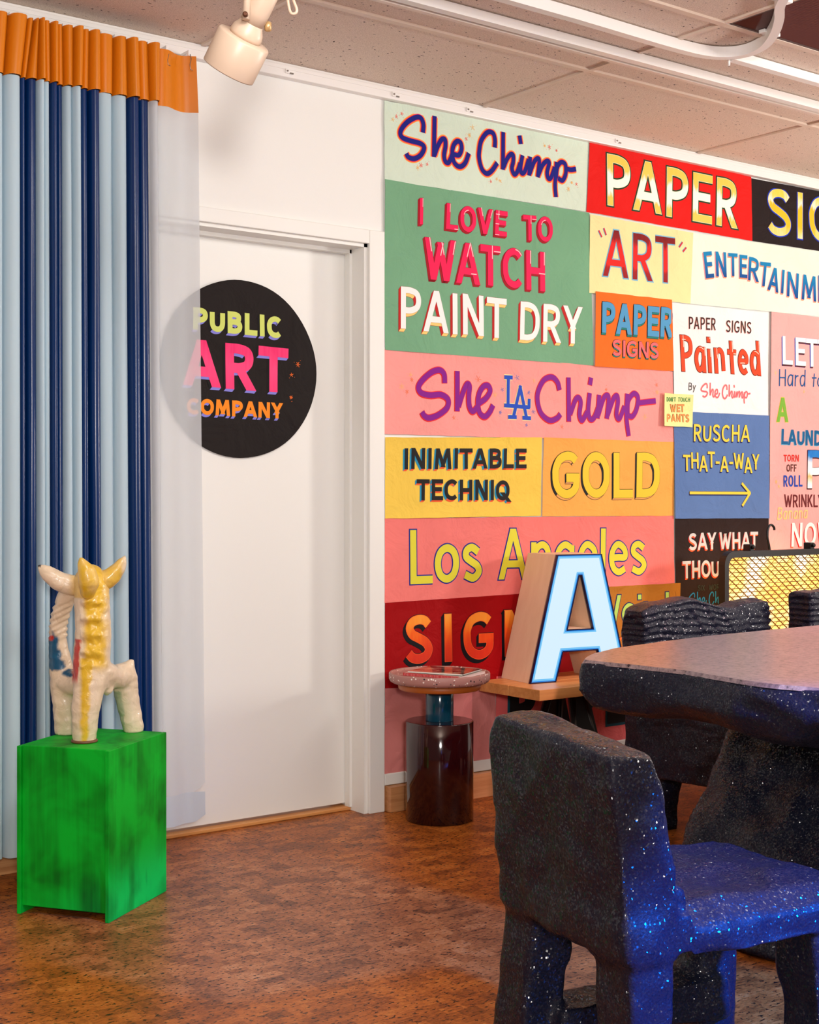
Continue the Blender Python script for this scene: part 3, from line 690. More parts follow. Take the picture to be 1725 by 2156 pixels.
# 17 blue with arrow
sh17, r17 = poster('blue paper sign with yellow capitals and an arrow pointing right', [(1415, 866), (1615, 875), (1615, 1091), (1416, 1092)], (92, 122, 176), 6)
YL, NV = ink((238, 208, 66)), ink((20, 26, 92))
text(sh17, r17, 'RUSCHA', z6(768, 604), z6(1190, 608), z6(770, 474), .15, YL, gap=.13, shade=(-0.0035, -0.004, NV, NV), outline=(0.001, NV))
text(sh17, r17, 'THAT-A-WAY', z6(690, 812), z6(1262, 822), z6(688, 690), .155, YL, gap=.05, dy=[-.1, .06, -.12, .14, 0, -.12, 0, .1, -.16, .06], shade=(-0.0035, -0.004, NV, NV), outline=(0.001, NV))
script(sh17, r17, [mp_(z6, p) for p in ([(738, 988), (1180, 990)], [(1128, 915), (1192, 992)], [(1192, 986), (1132, 1085)])], 0.0125, YL, 'yellow arrow', shade=(-0.003, -0.004, NV, NV), outline=(0.0012, NV))
# 18 black
sh18, r18 = poster('black paper sign with white capitals shaded red, left of the glowing lamp', [(1418, 1092), (1615, 1091), (1614, 1330), (1420, 1340)], (44, 30, 29), 3)
GW2, RS, OS = ink((205, 203, 205)), ink((205, 34, 24)), ink((240, 96, 40))
for tx, bl, br, tl in (('SAY', (738, 1420), (945, 1408), (736, 1292)), ('WHAT', (966, 1410), (1257, 1402), (966, 1284)), ('THOU', (692, 1630), (968, 1614), (690, 1500))):
    text(sh18, r18, tx, z6(*bl), z6(*br), z6(*tl), .18, GW2, gap=.08, shade=(-0.004, -0.006, RS, OS))
for tx, bl, br, tl in (('SIX', (806, 1720), (858, 1718), (806, 1680)), ('WOR', (888, 1716), (966, 1712), (888, 1674))):
    text(sh18, r18, tx, z6(*bl), z6(*br), z6(*tl), .13, ink((52, 66, 58)))
copy_script(sh18, z6(738, 1835), z6(1090, 1835), 0.006, ink((28, 130, 190)), parent=r18)
# 19 note
sh19, r19 = poster('small pale yellow paper note overlapping the pink, white and blue signs', [(1392, 828), (1453, 832), (1451, 900), (1390, 897)], (240, 236, 160), 9, lift=0.008)
text(sh19, r19, "DON'T", z6(559, 305), z6(628, 307), z6(559, 272), .17, ink((70, 140, 70)))
text(sh19, r19, 'TOUCH', z6(645, 307), z6(735, 308), z6(645, 274), .17, ink((70, 140, 70)))
text(sh19, r19, 'WET', z6(586, 383), z6(692, 384), z6(586, 326), .20, ink((240, 150, 80)), outline=(0.001, ink((150, 70, 40))))
text(sh19, r19, 'PANTS', z6(560, 458), z6(729, 460), z6(560, 399), .20, ink((240, 150, 80)), outline=(0.001, ink((150, 70, 40))))
# 20 ochre
sh20, r20 = poster('ochre brown paper sign with green letters outlined navy, right behind the lit letter', [(1240, 1237), (1429, 1227), (1425, 1400), (1240, 1412)], (170, 112, 38), 5)
text(sh20, r20, 'Weird', (1250, 1320), (1404, 1308), (1250, 1256), .16, ink((166, 206, 92)), gap=.06, outline=(0.004, ink((22, 28, 90))))
text(sh20, r20, 'YOU', (1270, 1370), (1345, 1364), (1270, 1342), .20, ink((240, 110, 40)), outline=(0.0012, ink((110, 30, 20))))

# ------------------------------------------------------------------ round sign on the door
DY = 0.112
shD = Sheet(DY, 3); shD.base = 0.010
cD = Vector((-0.535, 1.598)); rD = 0.312
disc = empty('round_sign', (cD.x, DY - 0.01, cD.y), 'round black paper sign on the white door, partly behind the sheer curtain', 'sign')
bm = bmesh.new(); N = 72; rings = []
for k, (f_, dep) in enumerate(((1.0, 0.0015), (1.0, 0.0095), (0.97, None), (0.6, None), (0.25, None))):
    ring = []
    for i in range(N):
        a = 2 * math.pi * i / N; rr = rD * f_ * (1 + 0.012 * noise.noise(Vector((math.cos(a) * 1.6, math.sin(a) * 1.6, 4.0))))
        x, z = cD.x + rr * math.cos(a), cD.y + rr * math.sin(a)
        ring.append(bm.verts.new(Vector((x, DY - dep, z)) if dep is not None else shD.pos(x, z, 0)))
    rings.append(ring)
for a, b in zip(rings, rings[1:]):
    for i in range(N): bm.faces.new((a[i], a[(i + 1) % N], b[(i + 1) % N], b[i]))
bm.faces.new(rings[-1]); fixn(bm); obj('disc', bm, paper_mat((36, 31, 30)), disc)
z7 = Z(300, 550, 4.107)
LAV = ink((132, 130, 215)); K0 = ink((12, 10, 12))
text(shD, disc, 'PUBLIC', z7(425, 592), z7(1190, 670), z7(425, 398), .25, ink((206, 218, 112)), gap=.10, shade=(-0.007, -0.008, K0, LAV))
PKG = grad('pink', [(0, (245, 62, 122)), (.5, (250, 74, 130)), (1, (238, 48, 112))], nscale=(90, 90, 8), amt=.8)
text(shD, disc, 'ART', z7(335, 1072), z7(1247, 1145), z7(335, 668), .215, PKG, gap=.09, shade=(-0.008, -0.009, K0, LAV))
text(shD, disc, 'COMPANY', z7(372, 1322), z7(1200, 1362), z7(372, 1182), .24, ink((246, 140, 30)), gap=.07, shade=(-0.006, -0.008, K0, LAV))
sparkles(shD, disc, mp_(z7, [(1330, 895), (1275, 985), (1272, 1180)]), [ink((235, 110, 40))], 0.013)

# ------------------------------------------------------------------ curtain
M_or = mat('orange_satin', (214, 122, 12), 0.34)
M_bl = mat('blue_satin', (2, 42, 96), 0.27)
def sheer(name, col, op):
    m = bpy.data.materials.new(name); m.use_nodes = True; nt = m.node_tree; nt.nodes.clear()
    out = nt.nodes.new('ShaderNodeOutputMaterial'); tr = nt.nodes.new('ShaderNodeBsdfTransparent'); df = nt.nodes.new('ShaderNodeBsdfDiffuse'); tl = nt.nodes.new('ShaderNodeBsdfTranslucent')
    a = nt.nodes.new('ShaderNodeMixShader'); b = nt.nodes.new('ShaderNodeMixShader')
    df.inputs[0].default_value = lin(col); tl.inputs[0].default_value = lin(col); tr.inputs[0].default_value = (1, 1, 1, 1)
    a.inputs[0].default_value = 0.3; b.inputs[0].default_value = op
    l = nt.links.new; l(df.outputs[0], a.inputs[1]); l(tl.outputs[0], a.inputs[2]); l(tr.outputs[0], b.inputs[1]); l(a.outputs[0], b.inputs[2]); l(b.outputs[0], out.inputs[0])
    return m
M_sh = sheer('sheer_blue', (212, 236, 248), 0.93); M_sh2 = sheer('sheer_white', (230, 236, 241), 0.69); M_hem = sheer('sheer_hem', (212, 222, 232), 0.9)
CY = -0.085; ZT, ZH, ZB = 2.588, 2.405, 0.078
cx_ = lambda px: onY(px, 1000, CY).x
folds = [((-96, -70), (-100, -76), 's'), ((-70, -48), (-76, -50), 'b'), ((-48, -20), (-50, -26), 'b'), ((-20, 9), (-26, 0), 's'), ((9, 49), (0, 35), 's'), ((49, 62), (35, 46), 'b'), ((62, 69), (46, 68), 'b'), ((69, 79), (68, 82), 's'), ((79, 95), (82, 96), 's'), ((95, 110), (96, 110), 'b'), ((110, 122), (110, 124), 'b'),
         ((122, 143), (124, 142), 's'), ((143, 162), (142, 159), 's'), ((162, 177), (159, 176), 'b'), ((177, 199), (176, 200), 'b'), ((199, 231), (200, 230), 's'), ((231, 255), (230, 258), 's'), ((255, 277), (258, 281), 'b'), ((277, 301), (281, 305), 'b'), ((301, 324), (304, 322), 'f'), ((324, 409), (322, 414), 'f')]
curt = empty('curtain', (cx_(150), CY, 0.0), 'tall pleated navy and pale sheer striped curtain with an orange top', 'curtain')
def fold_pts(x0, x1, i, flat, n=10, amp=1.0):
    P = []; w = x1 - x0
    for k in range(n + 1):
        u = k / n; a = math.pi * (1 - u)
        if flat:
            P.append((x0 + w * u, -0.012 * math.sin(u * 7.0) * amp - 0.004))
        else:
            cc = math.cos(a); xx = 0.5 + 0.5 * math.copysign(abs(cc) ** 0.75, cc)
            P.append((x0 + w * xx, -(0.036 + 0.022 * ((i * 37) % 5) / 4) * math.sin(a) ** 0.8 * amp if 0 < k < n else 0.026))
    return P
def panel(name, idx, zt, zb, m, top, nz=24, label=None, parent=None):
    bm = bmesh.new(); rows = []
    for j in range(nz + 1):
        s = j / nz; row = []; zz = zt + (zb - zt) * s
        for i in idx:
            tp, bp, ty = folds[i]
            if top: pa = [a + (b - a) * s for a, b in zip(tp, bp)]
            else:
                dr = [max(0, p) / 414 * 15 for p in bp]; q = (ZH - zz) / (ZH - ZB); pa = [b + d * q for b, d in zip(bp, dr)]
            x0, x1 = cx_(pa[0]), cx_(pa[1])
            pts = fold_pts(x0, x1, i, i == len(folds) - 1, 14 if i == len(folds) - 1 else 10, 1.25 if top else 1.0)
            for k, (x, y) in enumerate(pts):
                if row and k == 0 and i != idx[0]: continue
                wob = (0.004 if top else 0.009) * noise.noise(Vector((x * 9, zz * 1.6, i * 1.3)))
                zo = zz
                if i == len(folds) - 1 and not top and s == 1 and zb < 0.3: zo = zz + 0.03 * max(0, (k / 14 - 0.75) * 4) ** 2
                row.append(Vector((x + wob * 0.5, CY + y + wob, zo)))
        rows.append([bm.verts.new(v) for v in row])
    for a, b in zip(rows, rows[1:]):
        for k in range(len(a) - 1):
            f = bm.faces.new((a[k], b[k], b[k + 1], a[k + 1])); f.smooth = True
    o = obj(name, bm, m, parent or curt)
    if label: o['label'] = label
    return o
panel('header', range(len(folds)), ZT, ZH, M_or, True, 8, 'orange satin header band')
i = 0
while i < len(folds):
    j = i; ty = folds[i][2]
    while j < len(folds) and folds[j][2] == ty and j - i < (2 if ty != 'b' else 2): j += 1
    idx = list(range(i, j))
    if ty == 'f':
        sp0 = panel('sheer_panel', idx, ZH, 0.186, M_sh2, False, 24, 'flat translucent white panel'); panel('hem', idx, 0.186, 0.086, M_hem, False, 4, None, sp0)
    elif ty == 's': panel('sheer_panel', idx, ZH, ZB, M_sh, False, 24, 'pale blue sheer stripe')
    else: panel('satin_panel', idx, ZH, ZB, M_bl, False, 24, 'navy satin stripe')
    i = j
for px in (22, 57, 85, 102, 118, 134, 153, 170, 186, 215, 243, 266, 290, 313, 351, 398):
    x = cx_(px); bm = bmesh.new()
    box(bm, (x - 0.005, CY - 0.006, 2.588), (x + 0.005, CY + 0.006, 2.606), 0.001); box(bm, (x - 0.002, CY - 0.002, 2.600), (x + 0.002, -0.03, 2.608))
    tube(bm, [(x, CY - 0.008, 2.592), (x, CY - 0.016, 2.575), (x - 0.006, CY - 0.018, 2.555), (x - 0.004, CY - 0.018, 2.54), (x + 0.004, CY - 0.018, 2.538)] if px > 340 else [(x, CY + 0.002, 2.59), (x, CY + 0.004, 2.57)], 0.0012, 8, 1)
    fixn(bm); obj('curtain_hook', bm, [M_white, M_metal], curt)

# ------------------------------------------------------------------ ceiling things
def rail_bm(pts, wd, ht, z):
    bm = bmesh.new(); P = [Vector(p) for p in pts]; rows = []
    Lf, Rt = ribbon(P, wd / 2)
    for a, b in zip(Lf, Rt):
        rows.append([bm.verts.new(v) for v in (Vector((a.x, a.y, z)), Vector((b.x, b.y, z)), Vector((b.x, b.y, z - ht)), Vector((a.x, a.y, z - ht)))])
    for r, q in zip(rows, rows[1:]):
        for k in range(4): bm.faces.new((r[k], r[(k + 1) % 4], q[(k + 1) % 4], q[k]))
    bm.faces.new(rows[0]); bm.faces.new(list(reversed(rows[-1]))); fixn(bm); return bm
tr1 = empty('ceiling_track', (0, -0.80, CEIL), 'straight white double track on the ceiling, nearest the wall', 'track')
obj('rail', rail_bm([(-3.2, -0.83), (4.5, -0.83)], 0.03, 0.03, CEIL), M_white, tr1)
obj('rail', rail_bm([(-3.2, -0.788), (4.5, -0.788)], 0.018, 0.03, CEIL), mat('track_lip', (226, 208, 196), 0.4), tr1)
obj('slot', rail_bm([(-3.2, -0.808), (4.5, -0.808)], 0.006, 0.022, CEIL), mat('dark_slot', (60, 44, 40), 0.6), tr1)
curve = [(-3.2, -1.03), (0.0, -1.022)] + [tuple(p) for p in catmull([(p[0], p[1]) for p in ((0.0, -1.022), (0.249, -1.015), (0.452, -1.012), (0.58, -1.021), (0.655, -1.053), (0.69, -1.115), (0.668, -1.205), (0.586, -1.313), (0.489, -1.408), (0.422, -1.462), (0.366, -1.52), (0.2, -1.72))], 6)][1:]
tr2 = empty('ceiling_track', (0.3, -1.03, CEIL), 'white curved track on the ceiling bending away from the wall', 'track')
obj('rail', rail_bm(curve, 0.03, 0.035, CEIL), M_white, tr2)
for x, y in ((0.64, -1.25), (0.42, -1.47)):
    bm = bmesh.new(); box(bm, (x - 0.04, y - 0.012, CEIL - 0.012), (x + 0.04, y + 0.012, CEIL), 0.002); fixn(bm); obj('clip', bm, M_white, tr2)
tr3 = empty('ceiling_track', (2.0, -1.02, CEIL), 'short straight white track on the ceiling beside the curved one', 'track')
obj('rail', rail_bm([(0.70, -1.04), (4.5, -1.04)], 0.03, 0.03, CEIL), M_white, tr3)
bm = bmesh.new(); box(bm, (0.675, -1.05, CEIL - 0.025), (0.70, -1.03, CEIL), 0.002); tube(bm, [(0.69, -1.04, CEIL - 0.02), (0.69, -1.04, CEIL - 0.05)], 0.004, 8); fixn(bm); obj('end_stop', bm, M_white, tr3)
# unlit ceiling light with ribbed lens
lt = empty('ceiling_light', (GX0 + T + T / 2, GY0 - T / 2 - T / 4, CEIL), 'unlit recessed ceiling light with a dark ribbed plastic lens, in the upper right corner', 'light')
x0, x1, y0, y1 = GX0 + T + 0.012, GX0 + 2 * T - 0.012, GY0 - T + 0.014, GY0 - T / 2 - 0.014
bm = bmesh.new(); n = 60; prev = None
for i in range(n * 2 + 1):
    y = y0 + (y1 - y0) * i / (n * 2); z = CEIL + (0.0 if i % 2 else 0.0035)
    a, b = bm.verts.new((x0, y, z)), bm.verts.new((x1, y, z))
    if prev: bm.faces.new((prev[0], prev[1], b, a))
    prev = (a, b)
M_lens = mat('ribbed_lens', (96, 62, 62), 0.12, coat=0.6)
obj('lens', bm, M_lens, lt)
bm = bmesh.new()
for lo, hi in (((x0 - .004, y0 - .004, CEIL - .002), (x1 + .004, y0 + .006, CEIL + .004)), ((x0 - .004, y1 - .006, CEIL - .002), (x1 + .004, y1 + .004, CEIL + .004)), ((x0 - .004, y0, CEIL - .002), (x0 + .006, y1, CEIL + .004)), ((x1 - .006, y0, CEIL - .002), (x1 + .004, y1, CEIL + .004))): box(bm, lo, hi)
fixn(bm); obj('frame', bm, mat('dark_frame', (70, 48, 44), 0.5), lt)

# ceiling spot, can and neck in cream metal
M_cream = mat('cream_enamel', (206, 182, 160), 0.36)
dS = 3.35; pt, pb = atd(515, 80, dS), atd(481, 150, dS + 0.032)
ax = (pt - pb); ln = ax.length; axn = ax.normalized(); R = axn.to_track_quat('Z', 'Y').to_matrix()
spot = empty('spotlight', tuple(atd(575, -60, dS)), 'cream metal spotlight can hanging from the ceiling, at the top left', 'lamp')
k = dS / FPX; rc = 58 * k
bm = bmesh.new(); lathe(bm, [(rc - .003, 0.008), (rc - .0005, 0), (rc, 0.002), (rc, ln - .004), (rc - .003, ln), (31 * k, ln + .001)], pb, 64, R)
lathe(bm, [(0.001, 0.02), (rc - .004, 0.02), (rc - .003, 0.008)], pb, 64, R); fixn(bm); obj('can', bm, M_cream, spot)
bm = bmesh.new(); lathe(bm, [(34 * k, ln), (36 * k, ln + 8 * k), (33 * k, ln + 20 * k), (26 * k, ln + 32 * k), (25 * k, ln + 36 * k)], pb, 48, R); fixn(bm); obj('collar', bm, M_cream, spot)
top = pb + axn * (ln + 170 * k)
bm = bmesh.new(); lathe(bm, [(25 * k, ln + 30 * k), (27 * k, ln + 60 * k), (27 * k, ln + 168 * k), (10 * k, ln + 178 * k)], pb, 48, R); fixn(bm); obj('neck', bm, M_cream, spot)
rt = Vector((CO, -SI, 0)); fw = Vector((SI, CO, 0))
bm = bmesh.new()
bs = atd(518, 34, dS - 0.055); bt = Vector((bs.x + 0.03 * rt.x, bs.y + 0.03 * rt.y, 2.50))
for d, m_ in ((-0.0, 0),):
    tube(bm, [bs - Vector((0, 0, .008)), bs.lerp(bt, .3) - rt * .004, bs.lerp(bt, .7), bt], [8 * k * 1.0] * 4, 10, 0)
fixn(bm); brk = obj('bracket', bm, M_cream, spot)
bm = bmesh.new(); lathe(bm, [(5.5 * k, -0.004), (5.5 * k, 0.006), (3 * k, 0.008)], bs - fw * 0.01, 20, (-fw).to_track_quat('Z', 'Y').to_matrix()); fixn(bm); obj('bolt', bm, mat('bronze_bolt', (96, 58, 40), 0.4, 0.6), brk)
bm = bmesh.new(); q = atd(561, 56, dS + 0.01); lathe(bm, [(9 * k, -0.004), (11 * k, 0.0), (11 * k, 0.008), (8 * k, 0.012)], q, 24, rt.to_track_quat('Z', 'Y').to_matrix()); fixn(bm); obj('knob', bm, mat('brass_knob', (196, 160, 110), 0.35, 0.3), spot)
bm = bmesh.new(); q = Vector((bt.x, bt.y, CEIL)); lathe(bm, [(0.055, -0.03), (0.06, -0.02), (0.06, 0.0)], q, 40); tube(bm, [bt, q - Vector((0, 0, .02))], 0.009, 12); tube(bm, [top, bt], 0.009, 12); fixn(bm); obj('canopy', bm, M_cream, spot)
bm = bmesh.new(); tube(bm, catmull([tuple(top), tuple(atd(590, -60, dS)), tuple(atd(604, -10, dS)), tuple(atd(611, 24, dS)), tuple(atd(620, 29, dS)), tuple(atd(625, 20, dS)), tuple(atd(615, -10, dS)), tuple(atd(590, -110, dS)), tuple(bt + Vector((0.01, 0, 0.08)))], 6), 3.2 * k, 10); fixn(bm); obj('cord', bm, M_cream, spot)

# ------------------------------------------------------------------ green plinth
M_green = mat('green_stain', None, 0.55, spec=.2)
t = NT(M_green); mp = t.coord((4.5, 4.5, 4.0)); n = t.n('ShaderNodeTexNoise', i_Scale=1.6, i_Detail=3.0, i_Roughness=0.5, i_Distortion=0.5); t.l(mp, 'Vector', n, 'Vector')
mpb = t.coord((2, 2, 60)); nb = t.n('ShaderNodeTexNoise', i_Scale=1.0, i_Detail=4.0); mpb.inputs['Scale'].default_value = (60, 60, 3); t.l(mpb, 'Vector', nb, 'Vector')
mx = t.mix('MIX', 0.25, (n, 'Fac'), (nb, 'Fac'))
r = t.ramp(mx, 2, [(0.30, lin((0, 88, 16))), (0.42, lin((0, 142, 27))), (0.58, lin((0, 182, 42)))]); t.l(r, 'Color', t.b, 'Base Color')
pF, pL, pR = Vector((-1.384, -0.661, 0)), Vector((-1.559, -0.433, 0)), Vector((-1.115, -0.472, 0))
eL, eR = pL - pF, pR - pF; HP = 0.465
rzp = math.atan2(eR.y, eR.x)
plinth = empty('plinth', tuple(pF + (eL + eR) / 2), 'bright green stained wooden plinth standing in front of the curtain', 'plinth', rz=rzp)
a, b = eR.length / 2, eL.length / 2
bm = bmesh.new(); box(bm, (-a + .008, -b + .011, 0.022), (a - .004, b - .011, HP), 0.0025)
obj('box', bm, M_green, plinth, True)
for s in (-1, 1):
    bm = bmesh.new(); box(bm, (-a, s * b - .012 * s, 0.0), (a, s * b, HP - 0.0008 - 0.001 * (s > 0)), 0.0015); fixn(bm); obj('side_board', bm, M_green, plinth, True)

# ------------------------------------------------------------------ stuffed creature sculpture on the plinth
D0 = 3.95; pxm = D0 / FPX
def sp(px, py, dd=0.0):
    """photo pixel at sculpture distance, dd metres further away"""
    return atd(px, py, D0 + dd)
def paint_attr(me, fn):
    at = me.color_attributes.new('paint', 'FLOAT_COLOR', 'POINT')
    for i, v in enumerate(me.vertices): at.data[i].color = fn(v.co)
M_leather = mat('painted_leather', None, 0.32, coat=0.25)
t = NT(M_leather); at = t.n('ShaderNodeAttribute', attribute_name='paint')
mp = t.coord((1, 1, 1)); n = t.n('ShaderNodeTexNoise', i_Scale=38.0, i_Detail=5.0, i_Distortion=1.2); t.l(mp, 'Vector', n, 'Vector')
nf = t.ramp(n, 'Fac', [(0.3, (0.86, 0.84, 0.8, 1)), (0.55, (1, 1, 1, 1))]); cm = t.mix('MULTIPLY', 0.7, (at, 'Color'), (nf, 'Color')); t.l(cm, 2, t.b, 'Base Color'); t.bump(n, 'Fac', 0.4, 0.006)
def to_px(P):
    d = P - CAM; zz = d.dot(fw); return PCX + FPX * d.dot(rt) / zz, PCY - FPX * d.z / zz, zz
CREAM, YEL, BLUEp, REDp = Vector(lin((232, 212, 184))[:3]), Vector(lin((228, 186, 52))[:3]), Vector(lin((16, 84, 120))[:3]), Vector(lin((196, 44, 24))[:3])
def smst(a, b, x):
    t_ = max(0, min(1, (x - a) / (b - a))); return t_ * t_ * (3 - 2 * t_)
scl = empty('sculpture', tuple(sp(200, 1560, 0.05).xy) + (HP,), 'cream and yellow stuffed leather three-legged creature sculpture on the green plinth', 'sculpture')
foot0 = {}
def limb(bm, pts, seg=20):
    P = [Vector(p[0]) for p in pts]; R = [p[1] * pxm for p in pts]
    n = len(P); A = catmull(P, 6); RR = []
    for i in range(n - 1):
        for k_ in range(6): RR.append(R[i] + (R[i + 1] - R[i]) * k_ / 6)
    RR.append(R[-1])
    tube(bm, A, RR, seg)
    for e, r_ in ((A[0], RR[0]), (A[-1], RR[-1])):
        rr = bmesh.ops.create_uvsphere(bm, u_segments=16, v_segments=10, radius=r_ * 0.999)
        for v in rr['verts']: v.co += e
def flat_foot(P, r_):   # limb start point slightly above the plinth top
    return P
zt = HP
def footpt(px, py, up=0.0):
    q = onZ(px, py, zt); return q + Vector((0, 0, up))
fA, fB, fC = footpt(178, 1562), footpt(141, 1545), footpt(281, 1540)
dA, dB, dC = [to_px(f)[2] - D0 for f in (fA, fB, fC)]
bm = bmesh.new()
limb(bm, [(fA + Vector((0, 0, .012)), 25), (sp(180, 1500, dA), 29), (sp(189, 1440, dA + .01), 34), (sp(193, 1390, dA + .02), 39), (sp(196, 1340, dA + .02), 38), (sp(195, 1290, dA + .02), 37), (sp(193, 1245, dA + .02), 37), (sp(190, 1222, dA + .02), 34)])
limb(bm, [(fB + Vector((0, 0, .012)), 27), (sp(139, 1490, dB), 28), (sp(134, 1440, dB), 29), (sp(128, 1400, dB - .01), 25), (sp(122, 1355, dB - .02), 20), (sp(124, 1310, dB - .03), 19), (sp(135, 1270, dB - .05), 20), (sp(150, 1240, dB - .07), 22)])
limb(bm, [(sp(130, 1432, dB), 26), (sp(165, 1437, dB - .05), 27), (sp(200, 1430, dA + .04), 34)])
limb(bm, [(fC + Vector((0, 0, .012)), 23), (sp(272, 1490, dC), 25), (sp(264, 1445, dC - .01), 28), (sp(262, 1418, dC - .02), 29), (sp(276, 1394, dC - .02), 8)])
limb(bm, [(sp(262, 1420, dC - .02), 27), (sp(235, 1425, dA + .09), 26), (sp(205, 1415, dA + .03), 34)])
limb(bm, [(sp(226, 1440, dA + .06), 14), (sp(225, 1458, dA + .06), 7)])
me = remeshed(bm, 0.0052, 6)
nrm = [v.normal.copy() for v in me.vertices]
for v, nn in zip(me.vertices, nrm):
    if v.co.z < zt + 0.004: v.co.z = zt + 0.0008
    a, b, c = to_px(v.co)
    wr = noise.noise(Vector((v.co.x * 26, v.co.y * 26, v.co.z * 60))) * 0.0022
    if 170 < a < 212 and 1255 < b < 1405 and c < D0 + dA + .03:           # quilted front of the neck
        wr += 0.0055 * math.sin((b - 1255) / 36 * 2 * math.pi) + 0.005 * noise.noise(Vector((a * .09, b * .12, 2.0)))
    if 100 < a < 150 and 1270 < b < 1345: wr += 0.0022 * math.sin((b + 0.5 * a) / 12 * 2 * math.pi)
    if 225 < a < 262 and 1400 < b < 1450: wr += 0.0018 * math.sin((a - .6 * b) / 7)
    v.co += nn * wr
def body_paint(P):
    a, b, c = to_px(P); front = c < D0 + dA + .035
    nz_ = noise.noise(P * 30) * .5 + noise.noise(P * 75) * .3
    col = CREAM.copy()
    y = smst(172, 186, a + nz_ * 8) * (1 - smst(212, 236, a + nz_ * 12)) * (1 - smst(1390, 1425, b + nz_ * 12)) if front else 0
    y = max(y, smst(0.1, .4, nz_ + .1) * .8 * smst(1330, 1215, b) if front and a > 185 else 0)
    if front and b > 1385: y = max(y, smst(164, 174, a + nz_ * 9) * (1 - smst(186, 193, a + (b - 1480) * .08 + nz_ * 12)))
    if front and b < 1260: y = max(y, .75)
    col = col.lerp(YEL, min(1, y))
    if a < 160:
        bl = (1 - smst(9, 15, math.hypot((a - 110) * .95, (b - 1372) * .38) + nz_ * 12)) + (1 - smst(5, 9, math.hypot((a - 122), (b - 1378) * .45) + nz_ * 5)) + (1 - smst(6, 10, math.hypot((a - 145) * .6, b - 1418) + nz_ * 9)) + (1 - smst(10, 15, math.hypot((a - 118) * .7, (b - 1400)) + nz_ * 12))
        col = col.lerp(BLUEp, max(0, min(1, bl)))
        col = col.lerp(REDp, 1 - smst(4, 7, math.hypot(a - 107, b - 1343) + nz_ * 3))
    if 148 < a < 172 and 1345 < b < 1450:
        rd = 1 - smst(4.5, 7, abs(a - 162 + (b - 1370) * .07) + nz_ * 7)
        col = col.lerp(REDp, rd * (1 - smst(1425, 1445, b)))
    if a > 283 and 1405 < b < 1425: col = col.lerp(Vector(lin((230, 120, 60))[:3]), 1 - smst(3, 5, math.hypot(a - 291, b - 1415)))
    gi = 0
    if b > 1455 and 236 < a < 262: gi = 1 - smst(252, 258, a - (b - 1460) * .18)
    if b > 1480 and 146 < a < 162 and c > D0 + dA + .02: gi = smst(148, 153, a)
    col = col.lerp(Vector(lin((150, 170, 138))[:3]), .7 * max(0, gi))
    return (col.x, col.y, col.z, 1)
paint_attr(me, body_paint)
for p in me.polygons: p.use_smooth = True
obj('body', me, M_leather, scl)
def horn(pts, colfn, nm='horn'):
    bm = bmesh.new(); limb(bm, pts); me = remeshed(bm, 0.0045, 4)
    nr = [v.normal.copy() for v in me.vertices]
    for v, nn in zip(me.vertices, nr): v.co += nn * 0.0016 * noise.noise(Vector((v.co.x * 40, v.co.y * 40, v.co.z * 50)))
    paint_attr(me, colfn)
    for p in me.polygons: p.use_smooth = True
    return obj(nm, me, M_leather, scl)
horn([(sp(185, 1246, dA - .03), 16), (sp(187, 1225, dA - .045), 22), (sp(182, 1203, dA - .05), 19), (sp(174, 1186, dA - .055), 11), (sp(171, 1177, dA - .06), 5)], lambda P: tuple(YEL.lerp(CREAM, .12 + .3 * noise.noise(P * 40))) + (1,))
def hr(P):
    a, b, c = to_px(P); return tuple(YEL.lerp(CREAM, smst(250, 264, a) * .8 + .15 + .25 * noise.noise(P * 40))) + (1,)
horn([(sp(205, 1226, dA + .03), 24), (sp(228, 1218, dA + .03), 21), (sp(247, 1200, dA + .03), 16), (sp(258, 1182, dA + .03), 10), (sp(262, 1174, dA + .03), 5)], hr)
def hl(P):
    a, b, c = to_px(P); q = CREAM.lerp(YEL, smst(140, 160, a) * .6)
    if a < 86 and b < 1193: q = Vector((.01, .01, .012))
    return tuple(q) + (1,)
horn([(sp(172, 1232, dA + .04), 22), (sp(150, 1232, dA + .04), 22), (sp(122, 1222, dA + .03), 21), (sp(100, 1206, dA + .02), 16), (sp(86, 1195, dA + .02), 8), (sp(80, 1190, dA + .02), 3)], hl)
bm = bmesh.new(); lathe(bm, [(27 * pxm, 0.0), (27.5 * pxm, .002), (27 * pxm, .006), (25 * pxm, .007)], (fA.x, fA.y, zt + .0004), 40); fixn(bm)
obj('foot_rim', bm, mat('brown_leather', (110, 70, 44), .5), scl)

# ------------------------------------------------------------------ round side table and magazines
sc = Vector((0.09, -0.225, 0))
st = empty('side_table', tuple(sc), 'round stacked side table with glossy maroon base, teal stem and speckled pink tray', 'table')
M_mar = mat('maroon_lacquer', (44, 7, 10), 0.10, coat=0.35); M_teal = mat('teal_lacquer', (8, 62, 84), 0.15, coat=0.6)
bm = bmesh.new(); lathe(bm, [(.118, 0), (.1215, .003), (.1215, .350), (.1195, .3525), (.117, .353)], sc, 96); fixn(bm); obj('base', bm, M_mar, st)
bm = bmesh.new(); lathe(bm, [(.049, .352), (.0505, .355), (.0505, .464), (.049, .466)], sc, 64); fixn(bm); obj('stem', bm, M_teal, st)
bm = bmesh.new(); lathe(bm, [(.12, .464), (.143, .465), (.147, .469), (.15, .488), (.14, .490)], sc, 96); fixn(bm); obj('plate', bm, mat('caramel_plastic', (182, 96, 30), .45), st)
M_ter = mat('speckled_terrazzo', None, .5)
t = NT(M_ter); mp = t.coord((1, 1, 1)); v = t.n('ShaderNodeTexVoronoi', i_Scale=95.0); t.l(mp, 'Vector', v, 'Vector')
wn_ = t.n('ShaderNodeTexWhiteNoise'); t.l(v, 'Position', wn_, 'Vector')
